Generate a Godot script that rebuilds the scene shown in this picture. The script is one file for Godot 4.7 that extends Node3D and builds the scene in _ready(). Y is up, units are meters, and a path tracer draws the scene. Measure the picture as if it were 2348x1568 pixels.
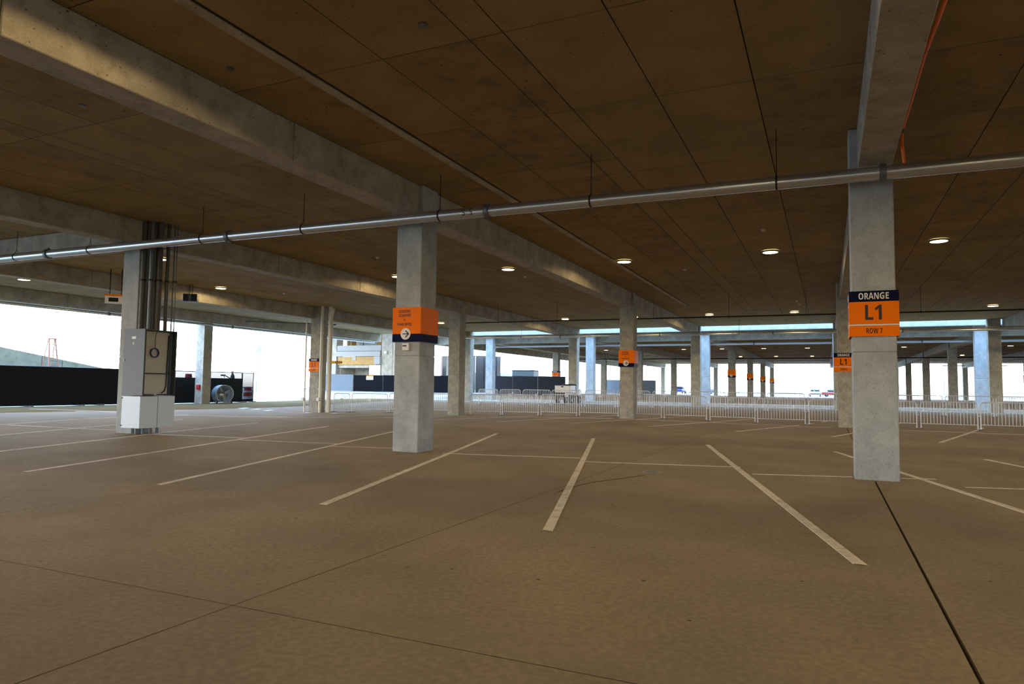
extends Node3D

# ---- the place: x runs along the column rows, -z along the beams, y is up ----
const HC := 5.906      # underside of the slab
const HB := 5.233      # underside of the beams
const CX := 0.72       # the column line nearest the camera
const SX := 9.144
const CS := 0.654      # column size
const Z0 := -12.8
const Z1 := -31.07
const Z2 := -49.34
var M := {}
var taken := {}
var cache := {}
var rng := RandomNumberGenerator.new()

const GX := [-60.0, -36.5, -26.7, -17.6, -8.4, 0.7, 9.9, 40.0]
const GZ := [24.0, -12.8, -31.4, -49.5, -68.0, -140.0]
const GY := [
	[0.15, 0.15, 0.08, 0.04, 0.0, 0.0, 0.0, 0.0],
	[0.15, 0.15, 0.10, 0.05, 0.0, 0.0, 0.0, 0.0],
	[0.16, 0.16, -0.14, -0.05, 0.06, -0.02, 0.0, 0.0],
	[0.30, 0.30, 0.30, 0.30, 0.30, 0.30, 0.28, 0.25],
	[0.70, 0.70, 0.60, 0.45, 0.40, 0.40, 0.36, 0.32],
	[0.70, 0.70, 0.60, 0.45, 0.40, 0.40, 0.36, 0.32]]

# the deck falls gently to its drains
func F(x: float, z: float) -> float:
	var i := 0
	while i < GX.size() - 2 and x > GX[i + 1]: i += 1
	var j := 0
	while j < GZ.size() - 2 and z < GZ[j + 1]: j += 1
	var u := smoothstep(0.0, 1.0, clampf((x - GX[i]) / (GX[i + 1] - GX[i]), 0.0, 1.0))
	var v := smoothstep(0.0, 1.0, clampf((z - GZ[j]) / (GZ[j + 1] - GZ[j]), 0.0, 1.0))
	return lerpf(lerpf(GY[j][i], GY[j][i + 1], u), lerpf(GY[j + 1][i], GY[j + 1][i + 1], u), v)

# ------------------------------------------------------------------ helpers
func numbered(called: String) -> String:
	var n: int = taken.get(called, -1) + 1
	taken[called] = n
	return called if n == 0 else "%s_%03d" % [called, n]

func tag(o: Node, label := "", category := "", group := "", kind := "") -> Node:
	if label: o.set_meta("label", label)
	if category: o.set_meta("category", category)
	if group: o.set_meta("group", group)
	if kind: o.set_meta("kind", kind)
	return o

func thing(called: String, label: String, category: String, at := Vector3.ZERO, turn := 0.0, group := "") -> Node3D:
	var o := Node3D.new()
	o.name = numbered(called)
	add_child(o)
	o.position = at
	o.rotation.y = turn
	tag(o, label, category, group)
	return o

func S() -> SurfaceTool:
	var st := SurfaceTool.new()
	st.begin(Mesh.PRIMITIVE_TRIANGLES)
	return st

func tri(st: SurfaceTool, a: Vector3, b: Vector3, c: Vector3, inside: Vector3) -> void:
	var n := (b - a).cross(c - a)
	if n.length_squared() < 1e-16: return
	n = n.normalized()
	if n.dot(a - inside) < 0.0:
		n = -n
		var t := b
		b = c
		c = t
	for p in [a, c, b]:
		st.set_normal(n)
		st.add_vertex(p)

func quad(st: SurfaceTool, a: Vector3, b: Vector3, c: Vector3, d: Vector3, inside: Vector3) -> void:
	tri(st, a, b, c, inside)
	tri(st, a, c, d, inside)

# box with chamfered edges
func box(st: SurfaceTool, at: Vector3, size: Vector3, ch := 0.0, basis := Basis.IDENTITY) -> SurfaceTool:
	var h := size / 2.0
	if ch <= 0.0:
		var p := []
		for i in 8: p.append(at + basis * Vector3(h.x if i & 1 else -h.x, h.y if i & 2 else -h.y, h.z if i & 4 else -h.z))
		for f in [[0, 1, 3, 2], [4, 5, 7, 6], [0, 1, 5, 4], [2, 3, 7, 6], [0, 2, 6, 4], [1, 3, 7, 5]]:
			quad(st, p[f[0]], p[f[1]], p[f[2]], p[f[3]], at)
		return st
	var P := func(sx: float, sy: float, sz: float, ax: int) -> Vector3:
		var v := Vector3(sx * (h.x - ch), sy * (h.y - ch), sz * (h.z - ch))
		v[ax] = [sx, sy, sz][ax] * h[ax]
		return at + basis * v
	for s in [-1.0, 1.0]:
		quad(st, P.call(s, -1, -1, 0), P.call(s, 1, -1, 0), P.call(s, 1, 1, 0), P.call(s, -1, 1, 0), at)
		quad(st, P.call(-1, s, -1, 1), P.call(1, s, -1, 1), P.call(1, s, 1, 1), P.call(-1, s, 1, 1), at)
		quad(st, P.call(-1, -1, s, 2), P.call(1, -1, s, 2), P.call(1, 1, s, 2), P.call(-1, 1, s, 2), at)
		for t in [-1.0, 1.0]:
			quad(st, P.call(s, t, -1, 0), P.call(s, t, 1, 0), P.call(s, t, 1, 1), P.call(s, t, -1, 1), at)
			quad(st, P.call(s, -1, t, 0), P.call(s, 1, t, 0), P.call(s, 1, t, 2), P.call(s, -1, t, 2), at)
			quad(st, P.call(-1, s, t, 1), P.call(1, s, t, 1), P.call(1, s, t, 2), P.call(-1, s, t, 2), at)
			for w in [-1.0, 1.0]: tri(st, P.call(s, t, w, 0), P.call(s, t, w, 1), P.call(s, t, w, 2), at)
	return st

func frame_of(d: Vector3) -> Basis:
	var y := d.normalized()
	var x := y.cross(Vector3.UP if absf(y.y) < 0.9 else Vector3.RIGHT).normalized()
	return Basis(x, y, x.cross(y))

# round bar from a to b, smooth sides, flat caps
func bar(st: SurfaceTool, a: Vector3, b: Vector3, r: float, seg := 10, r2 := -1.0) -> SurfaceTool:
	if r2 < 0.0: r2 = r
	var B := frame_of(b - a)
	for i in seg:
		var u := TAU * i / seg
		var v := TAU * (i + 1) / seg
		var n1 := B.x * cos(u) + B.z * sin(u)
		var n2 := B.x * cos(v) + B.z * sin(v)
		var q := [[a + n1 * r, n1], [b + n1 * r2, n1], [b + n2 * r2, n2], [a + n2 * r, n2]]
		var flip: bool = (q[1][0] - q[0][0]).cross(q[2][0] - q[0][0]).dot(n1) > 0.0
		for k in ([0, 2, 1, 0, 3, 2] if flip else [0, 1, 2, 0, 2, 3]):
			st.set_normal(q[k][1])
			st.add_vertex(q[k][0])
		tri(st, a, a + n1 * r, a + n2 * r, b)
		tri(st, b, b + n1 * r2, b + n2 * r2, a)
	return st

func tube(st: SurfaceTool, pts: Array, r: float, seg := 8) -> SurfaceTool:
	for i in pts.size() - 1: bar(st, pts[i], pts[i + 1], r, seg)
	return st

# ring of rectangular section round the axis `along` (hollow disc)
func ring(st: SurfaceTool, at: Vector3, along: Vector3, r_in: float, r_out: float, thick: float, seg := 24) -> SurfaceTool:
	var B := frame_of(along)
	for i in seg:
		var u := TAU * i / seg
		var v := TAU * (i + 1) / seg
		var n1 := B.x * cos(u) + B.z * sin(u)
		var n2 := B.x * cos(v) + B.z * sin(v)
		var t := B.y * thick / 2.0
		var mid := at + (n1 + n2) * 0.25 * (r_in + r_out)
		quad(st, at + n1 * r_in + t, at + n1 * r_out + t, at + n2 * r_out + t, at + n2 * r_in + t, mid)
		quad(st, at + n1 * r_in - t, at + n1 * r_out - t, at + n2 * r_out - t, at + n2 * r_in - t, mid)
		quad(st, at + n1 * r_out + t, at + n1 * r_out - t, at + n2 * r_out - t, at + n2 * r_out + t, mid)
		quad(st, at + n1 * r_in + t, at + n1 * r_in - t, at + n2 * r_in - t, at + n2 * r_in + t, mid)
	return st

func obj(called: String, st, mat: Material, parent: Node = null) -> MeshInstance3D:
	var o := MeshInstance3D.new()
	o.mesh = st.commit() if st is SurfaceTool else st
	o.material_override = mat
	if parent == null:
		o.name = numbered(called)
		add_child(o)
	else:
		o.name = called
		parent.add_child(o, true)
	return o

func block(called: String, lo: Vector3, hi: Vector3, mat: Material, parent: Node = null, ch := 0.0) -> MeshInstance3D:
	return obj(called, box(S(), (lo + hi) / 2.0, (hi - lo).abs(), ch), mat, parent)

# patch of ground that follows the deck's falls, with a skirt
func patch(st: SurfaceTool, xa: float, xb: float, za: float, zb: float, lift := 0.0, step := 2.4, depth := 0.12) -> SurfaceTool:
	var nx := maxi(1, ceili(absf(xb - xa) / step))
	var nz := maxi(1, ceili(absf(zb - za) / step))
	var P := func(i: int, j: int) -> Vector3:
		var x := lerpf(xa, xb, float(i) / nx)
		var z := lerpf(za, zb, float(j) / nz)
		return Vector3(x, F(x, z) + lift, z)
	var N := func(p: Vector3) -> Vector3:
		return Vector3(F(p.x - 0.1, p.z) - F(p.x + 0.1, p.z), 0.2, F(p.x, p.z - 0.1) - F(p.x, p.z + 0.1)).normalized()
	for i in nx:
		for j in nz:
			var a: Vector3 = P.call(i, j)
			var b: Vector3 = P.call(i + 1, j)
			var c: Vector3 = P.call(i + 1, j + 1)
			var d: Vector3 = P.call(i, j + 1)
			var q := [a, b, c, a, c, d]
			if (b - a).cross(c - a).y > 0.0: q = [a, c, b, a, d, c]
			for p in q:
				st.set_normal(N.call(p))
				st.add_vertex(p)
	var dn := Vector3(0, -depth, 0)
	var mid: Vector3 = Vector3((xa + xb) / 2.0, F((xa + xb) / 2.0, (za + zb) / 2.0), (za + zb) / 2.0)
	for i in nx:
		for j in [0, nz]:
			quad(st, P.call(i, j), P.call(i + 1, j), P.call(i + 1, j) + dn, P.call(i, j) + dn, mid)
	for j in nz:
		for i in [0, nx]:
			quad(st, P.call(i, j), P.call(i, j + 1), P.call(i, j + 1) + dn, P.call(i, j) + dn, mid)
	return st

# painted stripe between two floor points
func stripe(st: SurfaceTool, a: Vector2, b: Vector2, w: float, square_ends := true) -> SurfaceTool:
	var d := (b - a).normalized()
	var s := Vector2(-d.y, d.x) * w / 2.0
	if square_ends and absf(d.y) > 0.5: s = Vector2(w / 2.0 / absf(d.y), 0)
	var n := maxi(1, ceili(a.distance_to(b) / 0.8))
	var P := func(t: float, k: float, up: float) -> Vector3:
		var q := a.lerp(b, t) + s * k
		return Vector3(q.x, F(q.x, q.y) + up, q.y)
	for i in n:
		var t := float(i) / n
		var v := float(i + 1) / n
		var inside: Vector3 = P.call((t + v) / 2.0, 0.0, -0.01)
		quad(st, P.call(t, -1, 0.004), P.call(t, 1, 0.004), P.call(v, 1, 0.004), P.call(v, -1, 0.004), inside)
		quad(st, P.call(t, -1, 0.004), P.call(v, -1, 0.004), P.call(v, -1, -0.004), P.call(t, -1, -0.004), inside)
		quad(st, P.call(t, 1, 0.004), P.call(v, 1, 0.004), P.call(v, 1, -0.004), P.call(t, 1, -0.004), inside)
	return st

func text(parent: Node, called: String, words: String, cap: float, at: Vector3, mat: Material, squeeze := 0.78, turn := 0.0, bold := 700) -> MeshInstance3D:
	var f := SystemFont.new()
	f.font_names = PackedStringArray(["Droid Sans"])
	f.font_weight = bold
	var t := TextMesh.new()
	t.text = words
	t.font = f
	t.font_size = 64
	t.pixel_size = cap / (64.0 * 0.714)
	t.depth = 0.004
	t.horizontal_alignment = HORIZONTAL_ALIGNMENT_CENTER
	t.vertical_alignment = VERTICAL_ALIGNMENT_CENTER
	var o := obj(called, t, mat, parent)
	o.position = at
	o.rotation.y = turn
	o.scale = Vector3(squeeze, 1, 1)
	return o

# ------------------------------------------------------------------ materials
func noise_img(seed_: int, freq: float, n: int, oct := 4) -> PackedByteArray:
	var f := FastNoiseLite.new()
	f.seed = seed_
	f.noise_type = FastNoiseLite.TYPE_SIMPLEX_SMOOTH
	f.frequency = freq
	f.fractal_octaves = oct
	var im := f.get_seamless_image(n, n)
	im.convert(Image.FORMAT_L8)
	return im.get_data()

# mottled mineral surface: tones of one material, specks and stains
func mineral(seed_: int, n: int, base: Color, coarse: float, fine: float, stain: Color, stain_amt: float, holes := 0, streak := 0.0) -> ImageTexture:
	var a := noise_img(seed_, 4.0 / n, n, 5)
	var b := noise_img(seed_ + 1, 120.0 / n, n, 3)
	var c := noise_img(seed_ + 2, 9.0 / n, n, 4)
	var out := PackedByteArray()
	out.resize(n * n * 3)
	var br := base.r * 255.0
	var bg := base.g * 255.0
	var bb := base.b * 255.0
	for i in n * n:
		var k := 1.0 + coarse * (a[i] - 128) / 128.0 + fine * (b[i] - 128) / 128.0
		if streak > 0.0: k += streak * (c[(i / n) * n + ((i % n) / 24) * 24] - 128) / 128.0
		var s := clampf((c[i] - 150) / 60.0, 0.0, 1.0) * stain_amt
		out[i * 3] = clampi(int(lerpf(br, stain.r * 255.0, s) * k), 0, 255)
		out[i * 3 + 1] = clampi(int(lerpf(bg, stain.g * 255.0, s) * k), 0, 255)
		out[i * 3 + 2] = clampi(int(lerpf(bb, stain.b * 255.0, s) * k), 0, 255)
	var im := Image.create_from_data(n, n, false, Image.FORMAT_RGB8, out)
	var r := RandomNumberGenerator.new()
	r.seed = seed_
	for h in holes:
		var x := r.randi_range(2, n - 8)
		var y := r.randi_range(2, n - 8)
		var w := r.randi_range(1, 3)
		im.fill_rect(Rect2i(x, y, w + (r.randi() % 2), w), base.darkened(r.randf_range(0.25, 0.6)))
	return ImageTexture.create_from_image(im)

func mat(rough := 0.9, color := Color.WHITE, metal := 0.0) -> StandardMaterial3D:
	var m := StandardMaterial3D.new()
	m.albedo_color = color
	m.roughness = rough
	m.metallic = metal
	return m

func surf(t: Texture2D, metres: float, rough := 0.9, relief := 0.0, spec := 0.5) -> StandardMaterial3D:
	var m := mat(rough)
	m.albedo_texture = t
	m.uv1_triplanar = true
	m.uv1_world_triplanar = true
	m.uv1_scale = Vector3.ONE / metres
	m.metallic_specular = spec
	if relief > 0.0:
		m.heightmap_enabled = true
		m.heightmap_texture = t
		m.heightmap_scale = relief
	return m

func make_materials() -> void:
	M.floor = surf(mineral(11, 1024, Color(0.615, 0.565, 0.475), 0.06, 0.09, Color(0.575, 0.52, 0.43), 0.35, 60), 8.0, 0.8, 0.0, 0.3)
	M.floor_tan = surf(mineral(13, 512, Color(0.50, 0.42, 0.29), 0.06, 0.09, Color(0.45, 0.375, 0.255), 0.5, 20), 6.0, 0.95, 0.0, 0.1)  # browner, darker, rougher floor tone for the slab strip along the left fence
	M.ceiling = surf(mineral(23, 1024, Color(0.60, 0.525, 0.385), 0.06, 0.07, Color(0.54, 0.46, 0.34), 0.5, 200), 6.0, 0.95, 0.0, 0.2)
	M.ceiling_b = surf(mineral(29, 512, Color(0.58, 0.50, 0.365), 0.07, 0.06, Color(0.48, 0.42, 0.34), 0.6, 60), 5.1, 0.95, 0.0, 0.2)
	M.column = surf(mineral(37, 1024, Color(0.665, 0.68, 0.67), 0.08, 0.12, Color(0.58, 0.585, 0.565), 0.5, 900, 0.05), 2.6, 0.88, 0.06, 0.3)
	M.column_b = surf(mineral(41, 512, Color(0.66, 0.65, 0.60), 0.09, 0.10, Color(0.57, 0.55, 0.50), 0.6, 260, 0.06), 2.3, 0.9, 0.05, 0.3)
	M.beam = surf(mineral(43, 512, Color(0.67, 0.645, 0.585), 0.10, 0.08, Color(0.58, 0.55, 0.48), 0.6, 160, 0.025), 3.4, 0.9, 0.0, 0.3)
	M.pavement = surf(mineral(53, 512, Color(0.74, 0.73, 0.70), 0.06, 0.06, Color(0.66, 0.65, 0.62), 0.4), 6.0, 0.9)
	M.retaining = surf(mineral(59, 512, Color(0.44, 0.415, 0.33), 0.08, 0.1, Color(0.37, 0.37, 0.27), 0.8), 5.0, 0.95)
	M.joint = mat(0.95, Color(0.16, 0.125, 0.09))
	M.paint = surf(mineral(61, 512, Color(0.93, 0.91, 0.85), 0.07, 0.10, Color(0.72, 0.67, 0.58), 0.5), 1.7, 0.7)
	M.galv = mat(0.30, Color(0.78, 0.80, 0.82), 0.9)
	M.galv_dull = mat(0.5, Color(0.45, 0.47, 0.48), 0.7)
	M.dark_metal = mat(0.55, Color(0.13, 0.13, 0.13), 0.3)
	M.barrier = mat(0.42, Color(0.86, 0.87, 0.88), 0.25)
	M.orange = mat(0.5, Color(0.98, 0.475, 0.0))
	M.orange.metallic_specular = 0.2
	M.navy = mat(0.5, Color(0.06, 0.075, 0.21))
	M.navy.metallic_specular = 0.15
	M.ink = mat(0.5, Color(0.12, 0.055, 0.05))
	M.black = mat(0.5, Color(0.03, 0.03, 0.035))
	M.white = mat(0.5, Color(0.9, 0.89, 0.87))
	M.cream = mat(0.6, Color(0.80, 0.77, 0.68))
	M.bluewhite = mat(0.4, Color(0.83, 0.87, 0.90))
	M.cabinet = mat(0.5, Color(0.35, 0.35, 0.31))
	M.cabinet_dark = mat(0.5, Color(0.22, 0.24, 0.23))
	M.pvc = mat(0.45, Color(0.90, 0.88, 0.81))
	M.riser = mat(0.5, Color(0.34, 0.34, 0.315), 0.2)
	M.red = mat(0.45, Color(0.72, 0.07, 0.05))
	M.yellow = mat(0.5, Color(0.93, 0.70, 0.06))
	M.conduit = mat(0.5, Color(0.93, 0.46, 0.05))
	M.blue = mat(0.5, Color(0.12, 0.18, 0.42))
	M.timber = surf(mineral(71, 256, Color(0.66, 0.53, 0.31), 0.08, 0.06, Color(0.70, 0.55, 0.33), 0.6), 2.5, 0.8)
	M.opaque_screen = mat(1.0, Color(0.085, 0.09, 0.10))
	M.opaque_screen.metallic_specular = 0.05
	M.screen = mat(0.95, Color(0.022, 0.026, 0.034, 0.985))
	M.screen.transparency = BaseMaterial3D.TRANSPARENCY_ALPHA
	M.sheer = mat(0.95, Color(0.05, 0.07, 0.09, 0.72))
	M.sheer.transparency = BaseMaterial3D.TRANSPARENCY_ALPHA
	M.bluescreen = mat(0.9, Color(0.40, 0.43, 0.455))
	M.dull_white = mat(0.8, Color(0.62, 0.62, 0.60))
	M.navyscreen = mat(0.9, Color(0.085, 0.105, 0.14))
	M.fan = mat(0.42, Color(0.62, 0.65, 0.66), 0.35)
	M.drum = mat(0.35, Color(0.35, 0.36, 0.37), 0.8)
	M.grass = mat(0.95, Color(0.40, 0.46, 0.34))
	M.hivis = mat(0.8, Color(0.80, 0.93, 0.25))
	M.rubber = mat(0.8, Color(0.05, 0.05, 0.05))
	M.fibre = mat(0.6, Color(0.66, 0.40, 0.30))
	M.lens = mat(0.4, Color(1, 0.97, 0.9))
	M.lens.emission_enabled = true
	M.lens.emission = Color(1.0, 0.90, 0.70)
	M.lens.emission_energy_multiplier = 12.0
	M.skin = mat(0.7, Color.WHITE)
	M.skin.vertex_color_use_as_albedo = true

# ------------------------------------------------------------------ scene
func _ready() -> void:
	rng.seed = 7
	# camera
	var cam := Camera3D.new()
	cam.name = "camera"
	add_child(cam)
	cam.position = Vector3(0, 1.4449, 0)
	cam.basis = Basis(Vector3.UP, 0.4303) * Basis(Vector3.RIGHT, 0.0655) * Basis(Vector3.BACK, 0.0129)
	cam.fov = rad_to_deg(2.0 * atan(784.0 / 1575.09))
	cam.near = 0.05
	cam.far = 900.0
	cam.current = true
	# bright hazy sky
	var env := Environment.new()
	var sky := Sky.new()
	var sm := ProceduralSkyMaterial.new()
	sm.sky_top_color = Color(0.58, 0.77, 1.0)
	sm.sky_horizon_color = Color(0.97, 0.985, 1.0)
	sm.sky_curve = 0.25
	sm.ground_horizon_color = Color(0.85, 0.85, 0.83)
	sm.ground_bottom_color = Color(0.6, 0.6, 0.58)
	sm.sky_energy_multiplier = 3.0
	sm.ground_energy_multiplier = 2.2
	sky.sky_material = sm
	env.background_mode = Environment.BG_SKY
	env.sky = sky
	env.ambient_light_source = Environment.AMBIENT_SOURCE_SKY
	env.tonemap_mode = Environment.TONE_MAPPER_LINEAR
	env.tonemap_exposure = 0.96
	env.sdfgi_enabled = true
	env.ssao_enabled = true
	env.ssil_enabled = true
	var we := WorldEnvironment.new()
	we.name = "world_environment"
	we.environment = env
	add_child(we)

	make_materials()
	build_floor()
	build_ceiling()
	build_beams()
	build_columns()
	build_walls()
	build_outdoors()
	build_lines()
	build_lamps()
	build_pipes()
	build_signs()
	build_barriers()
	build_electrics()
	build_fences()
	build_far_building()
	build_small_things()
	build_people()

# ---- floor: cast slabs with open joints
func build_floor() -> void:
	var fl := Node3D.new()
	fl.name = "floor"
	add_child(fl)
	tag(fl, "tan concrete deck of the parking garage with dark joints", "floor", "", "structure")
	obj("joint_bed", patch(S(), -36.55, 34.0, 24.0, -49.6, -0.03, 3.0), M.joint, fl)
	var xs := [-36.55, -31.2, -26.7, -22.1, -17.5, -12.9, -8.25, -3.55, 0.68, 5.2, 9.8, 18.0, 34.0]
	var zs := [24.0, 10.0, -3.42, -22.0, -40.0, -49.6]
	var g := 0.007
	for i in xs.size() - 1:
		for j in zs.size() - 1:
			var cut: Array = [zs[j], zs[j + 1]]
			if j == 2 and xs[i] > -4.0: cut = [zs[2], -7.85, zs[3]]
			for k in cut.size() - 1:
				obj("floor_slab", patch(S(), xs[i] + (0.013 if i == 8 else g), xs[i + 1] - (0.013 if i == 7 else g), cut[k] - g, cut[k + 1] + g), M.floor_tan if i == 0 else M.floor, fl)
	var f2 := obj("floor_beyond", patch(S(), -33.0, 45.0, -53.2, -126.0, 0.0, 4.0, 0.3), M.floor)
	tag(f2, "concrete deck of the second garage beyond the daylight gap", "floor", "", "structure")

# ---- ceiling: slab with formwork panels
func build_ceiling() -> void:
	var ce := Node3D.new()
	ce.name = "ceiling"
	add_child(ce)
	tag(ce, "brown concrete slab ceiling marked by formwork panels", "ceiling", "", "structure")
	block("slab", Vector3(-36.1, HC + 0.016, 24.0), Vector3(34.0, HC + 0.4, -49.75), M.joint, ce)
	var zs := [24.0, 18.4, 15.7, 13.0, 10.3, 7.6, 4.9, 2.3, -0.3, -2.6, -5.0, -7.56, -10.2, -12.76, -13.66, -15.2, -17.95, -20.85, -23.7, -26.5, -29.3, -32.1, -34.9, -37.7, -40.5, -43.3, -46.1, -49.75]
	var offs := [0.0, -1.62, -3.02, -4.37, -4.85, -6.2, -7.37, -9.144]
	var list := []
	for b in range(-4, 5):
		for k in offs.size() - 1:
			for j in zs.size() - 1:
				var x0: float = CX + b * SX + offs[k + 1] + SX * 0.0
				var x1: float = CX + b * SX + offs[k]
				if b > 1 and k > 0: continue
				if b > 1: x0 = x1 - SX
				x0 = maxf(x0, -36.1)
				x1 = minf(x1, 34.0)
				if x1 - x0 < 0.1: continue
				list.append([x0, x1, zs[j], zs[j + 1]])
	list.sort_custom(func(p, q): return _near(p) < _near(q))
	var rest := S()
	var n := 0
	for p in list:
		var g := 0.009
		var lo := Vector3(p[0] + g, HC, p[3] + g)
		var hi := Vector3(p[1] - g, HC + 0.02, p[2] - g)
		lo.y += rng.randf_range(0.0, 0.004)
		if n < 290 and _near(p) < 1e5:
			block("formwork_panel", lo, hi, M.ceiling if rng.randf() < 0.65 else M.ceiling_b, ce)
			n += 1
		else:
			box(rest, (lo + hi) / 2.0, hi - lo)
	tag(obj("formwork_panel_field", rest, M.ceiling, ce), "", "", "", "stuff")
	# lighter, slightly proud band beside the middle beam, dark line on its right
	obj("pale_band", box(S(), Vector3(-6.78, HC - 0.005, -19.0), Vector3(0.17, 0.03, 36.0), 0.004), M.beam, ce)
	block("band_line", Vector3(-6.695, HC - 0.001, -1.0), Vector3(-6.66, HC + 0.01, -37.0), M.joint, ce)
	var c2 := Node3D.new()
	c2.name = "ceiling_beyond"
	add_child(c2)
	tag(c2, "slab ceiling of the second garage beyond the daylight gap", "ceiling", "", "structure")
	block("slab", Vector3(-33.2, HC, -53.9), Vector3(45.0, HC + 0.4, -124.5), M.ceiling, c2)
	# ribs of the far slab
	for z in [-72.0, -76.0, -80.0, -84.0, -92.0, -96.0, -100.0, -110.0, -116.0]:
		block("slab_rib", Vector3(-33.0, HC - 0.06, z), Vector3(45.0, HC, z - 0.25), M.beam, c2)

func _near(p: Array) -> float:
	var v := Vector3((p[0] + p[1]) / 2.0, HC - 1.44, (p[2] + p[3]) / 2.0)
	var f := Vector3(-sin(0.4303), 0, -cos(0.4303))
	var r := Vector3(cos(0.4303), 0, -sin(0.4303))
	var d := v.dot(f)
	if d < 2.0 or absf(v.dot(r)) > d * 0.80 + 1.0: return 1e6
	return d

# ---- beams, cast in lengths
func beam_run(x: float, za: float, zb: float, label: String, w := 0.52, piece := 4.57) -> void:
	var t := thing("concrete_beam", label, "beam", Vector3(x, HB, (za + zb) / 2.0))
	var z := za
	while z > zb + 0.05:
		var e := maxf(z - piece, zb)
		if e - zb < 1.0: e = zb
		obj("beam_length", box(S(), Vector3(0, (HC - HB) / 2.0, (z + e) / 2.0 - t.position.z), Vector3(w, HC - HB + 0.0, z - e - 0.008), 0.012), M.beam, t)
		z = e

func build_beams() -> void:
	var names := {
		1: "concrete beam off the right edge of the photo",
		0: "concrete beam overhead at the upper right, above the row seven column",
		-1: "large concrete beam running from the upper left corner to the elevator sign column",
		-2: "concrete beam at the far left meeting the column with the electrical cabinet",
		-3: "concrete beam above the column with white standpipes",
		-4: "outer concrete edge beam above the bright open side at left"}
	var xs := {1: 9.9, 0: 0.785, -1: -8.46, -2: -17.42, -3: -27.05, -4: -35.75}
	for k in names:
		beam_run(xs[k], 14.0 if k > -3 else 5.0, Z2 - 0.5, names[k])
	var g := thing("concrete_girder", "cross girder at far left between the cabinet column and the edge", "beam", Vector3(-26.6, HB, -13.1))
	obj("girder_length", box(S(), Vector3(4.27, 0.336, 0), Vector3(8.8, HC - HB - 0.002, 0.5), 0.012), M.beam, g)
	obj("girder_length", box(S(), Vector3(-4.8, 0.336, 0), Vector3(8.1, HC - HB - 0.002, 0.5), 0.012), M.beam, g)
	var n := 0
	for x in [28.15, 19.0, 9.9, 0.72, -8.42, -17.57, -26.71, -32.9]:
		n += 1
		beam_run(x, -53.95, -124.4, "far garage ceiling beam, number %s from the right" % ["one", "two", "three", "four", "five", "six", "seven", "eight"][n - 1], 0.52, 17.5)
	# daylit edge of the second garage
	var sp := thing("spandrel_beam", "blue daylit edge beam of the second garage across the gap", "beam", Vector3(6, 5.3, -53.4))
	obj("fascia", box(S(), Vector3(0, 1.375, 0.1), Vector3(78, 1.65, 0.5), 0.01), M.column, sp)
	obj("lower_beam", box(S(), Vector3(0, 0.42, -1.3), Vector3(78, 0.95, 0.5), 0.01), M.beam, sp)

# ---- columns
func column(x: float, z: float, label: String, top := HC, group := "", mt = null) -> Node3D:
	var base := F(x, z) - 0.05
	var t := thing("concrete_column", label, "column", Vector3(x, base, z - CS / 2.0), 0.0, group)
	var key := "col%.2f" % (top - base)
	var gap := 2.1 + F(x, z)
	if not cache.has(key):
		var lo := gap - base
		cache[key] = [box(S(), Vector3(0, lo / 2.0, 0), Vector3(CS, lo, CS), 0.014).commit(), box(S(), Vector3(0, (lo + top - base) / 2.0, 0), Vector3(CS, top - base - lo - 0.004, CS), 0.014).commit()]
	var m: Material = mt if mt else M.column
	obj("lower_lift", cache[key][0], m, t)
	obj("upper_lift", cache[key][1], m, t)
	return t

func build_columns() -> void:
	var x := func(i: int) -> float: return CX - i * SX
	column(x.call(0), Z0, "nearest concrete column at right carrying the ROW 7 sign")
	column(x.call(1), Z0, "concrete column at centre left carrying the elevators sign")
	column(x.call(2), Z0, "concrete column at left with the open electrical cabinet")
	var r1 := ["concrete column half hidden behind the ROW 7 column", "middle column with the second elevators arrow sign", "plain concrete column right of the big elevators sign", "column flanked by white standpipes with a pale L1 sign", "column with the red alarm box beside the drum fan"]
	for i in 5: column(x.call(i), Z1, r1[i], HC, "", M.column_b)
	var ord := ["rightmost", "second from right", "third from right", "fourth from right", "fifth from right"]
	for i in range(-1, 4): column(x.call(i) - (0.7 if i < 0 else 0.0), Z2, "dim column at the near side of the daylight gap, " + ord[i + 1], HC, "columns along the daylight gap", M.column_b)
	for i in range(-1, 4): column(x.call(i) - (0.7 if i < 0 else 0.0), -53.45, "bluish daylit column on the far side of the gap, " + ord[i + 1], 7.2, "columns along the daylight gap", M.column)
	var rz := [-69.5, -87.0, -105.0, -123.0]
	var rn := ["first", "second", "third", "last"]
	for j in 4:
		for i in range(-3, 4):
			if i == 0 or (i == -3 and j < 2): continue
			column(x.call(i), rz[j], "column in the %s row inside the far garage, %s" % [rn[j], ["first from right", "second from right", "third from right", "", "fourth from right", "fifth from right", "leftmost"][i + 3]], HC, "columns inside the far garage", M.column_b)

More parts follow.
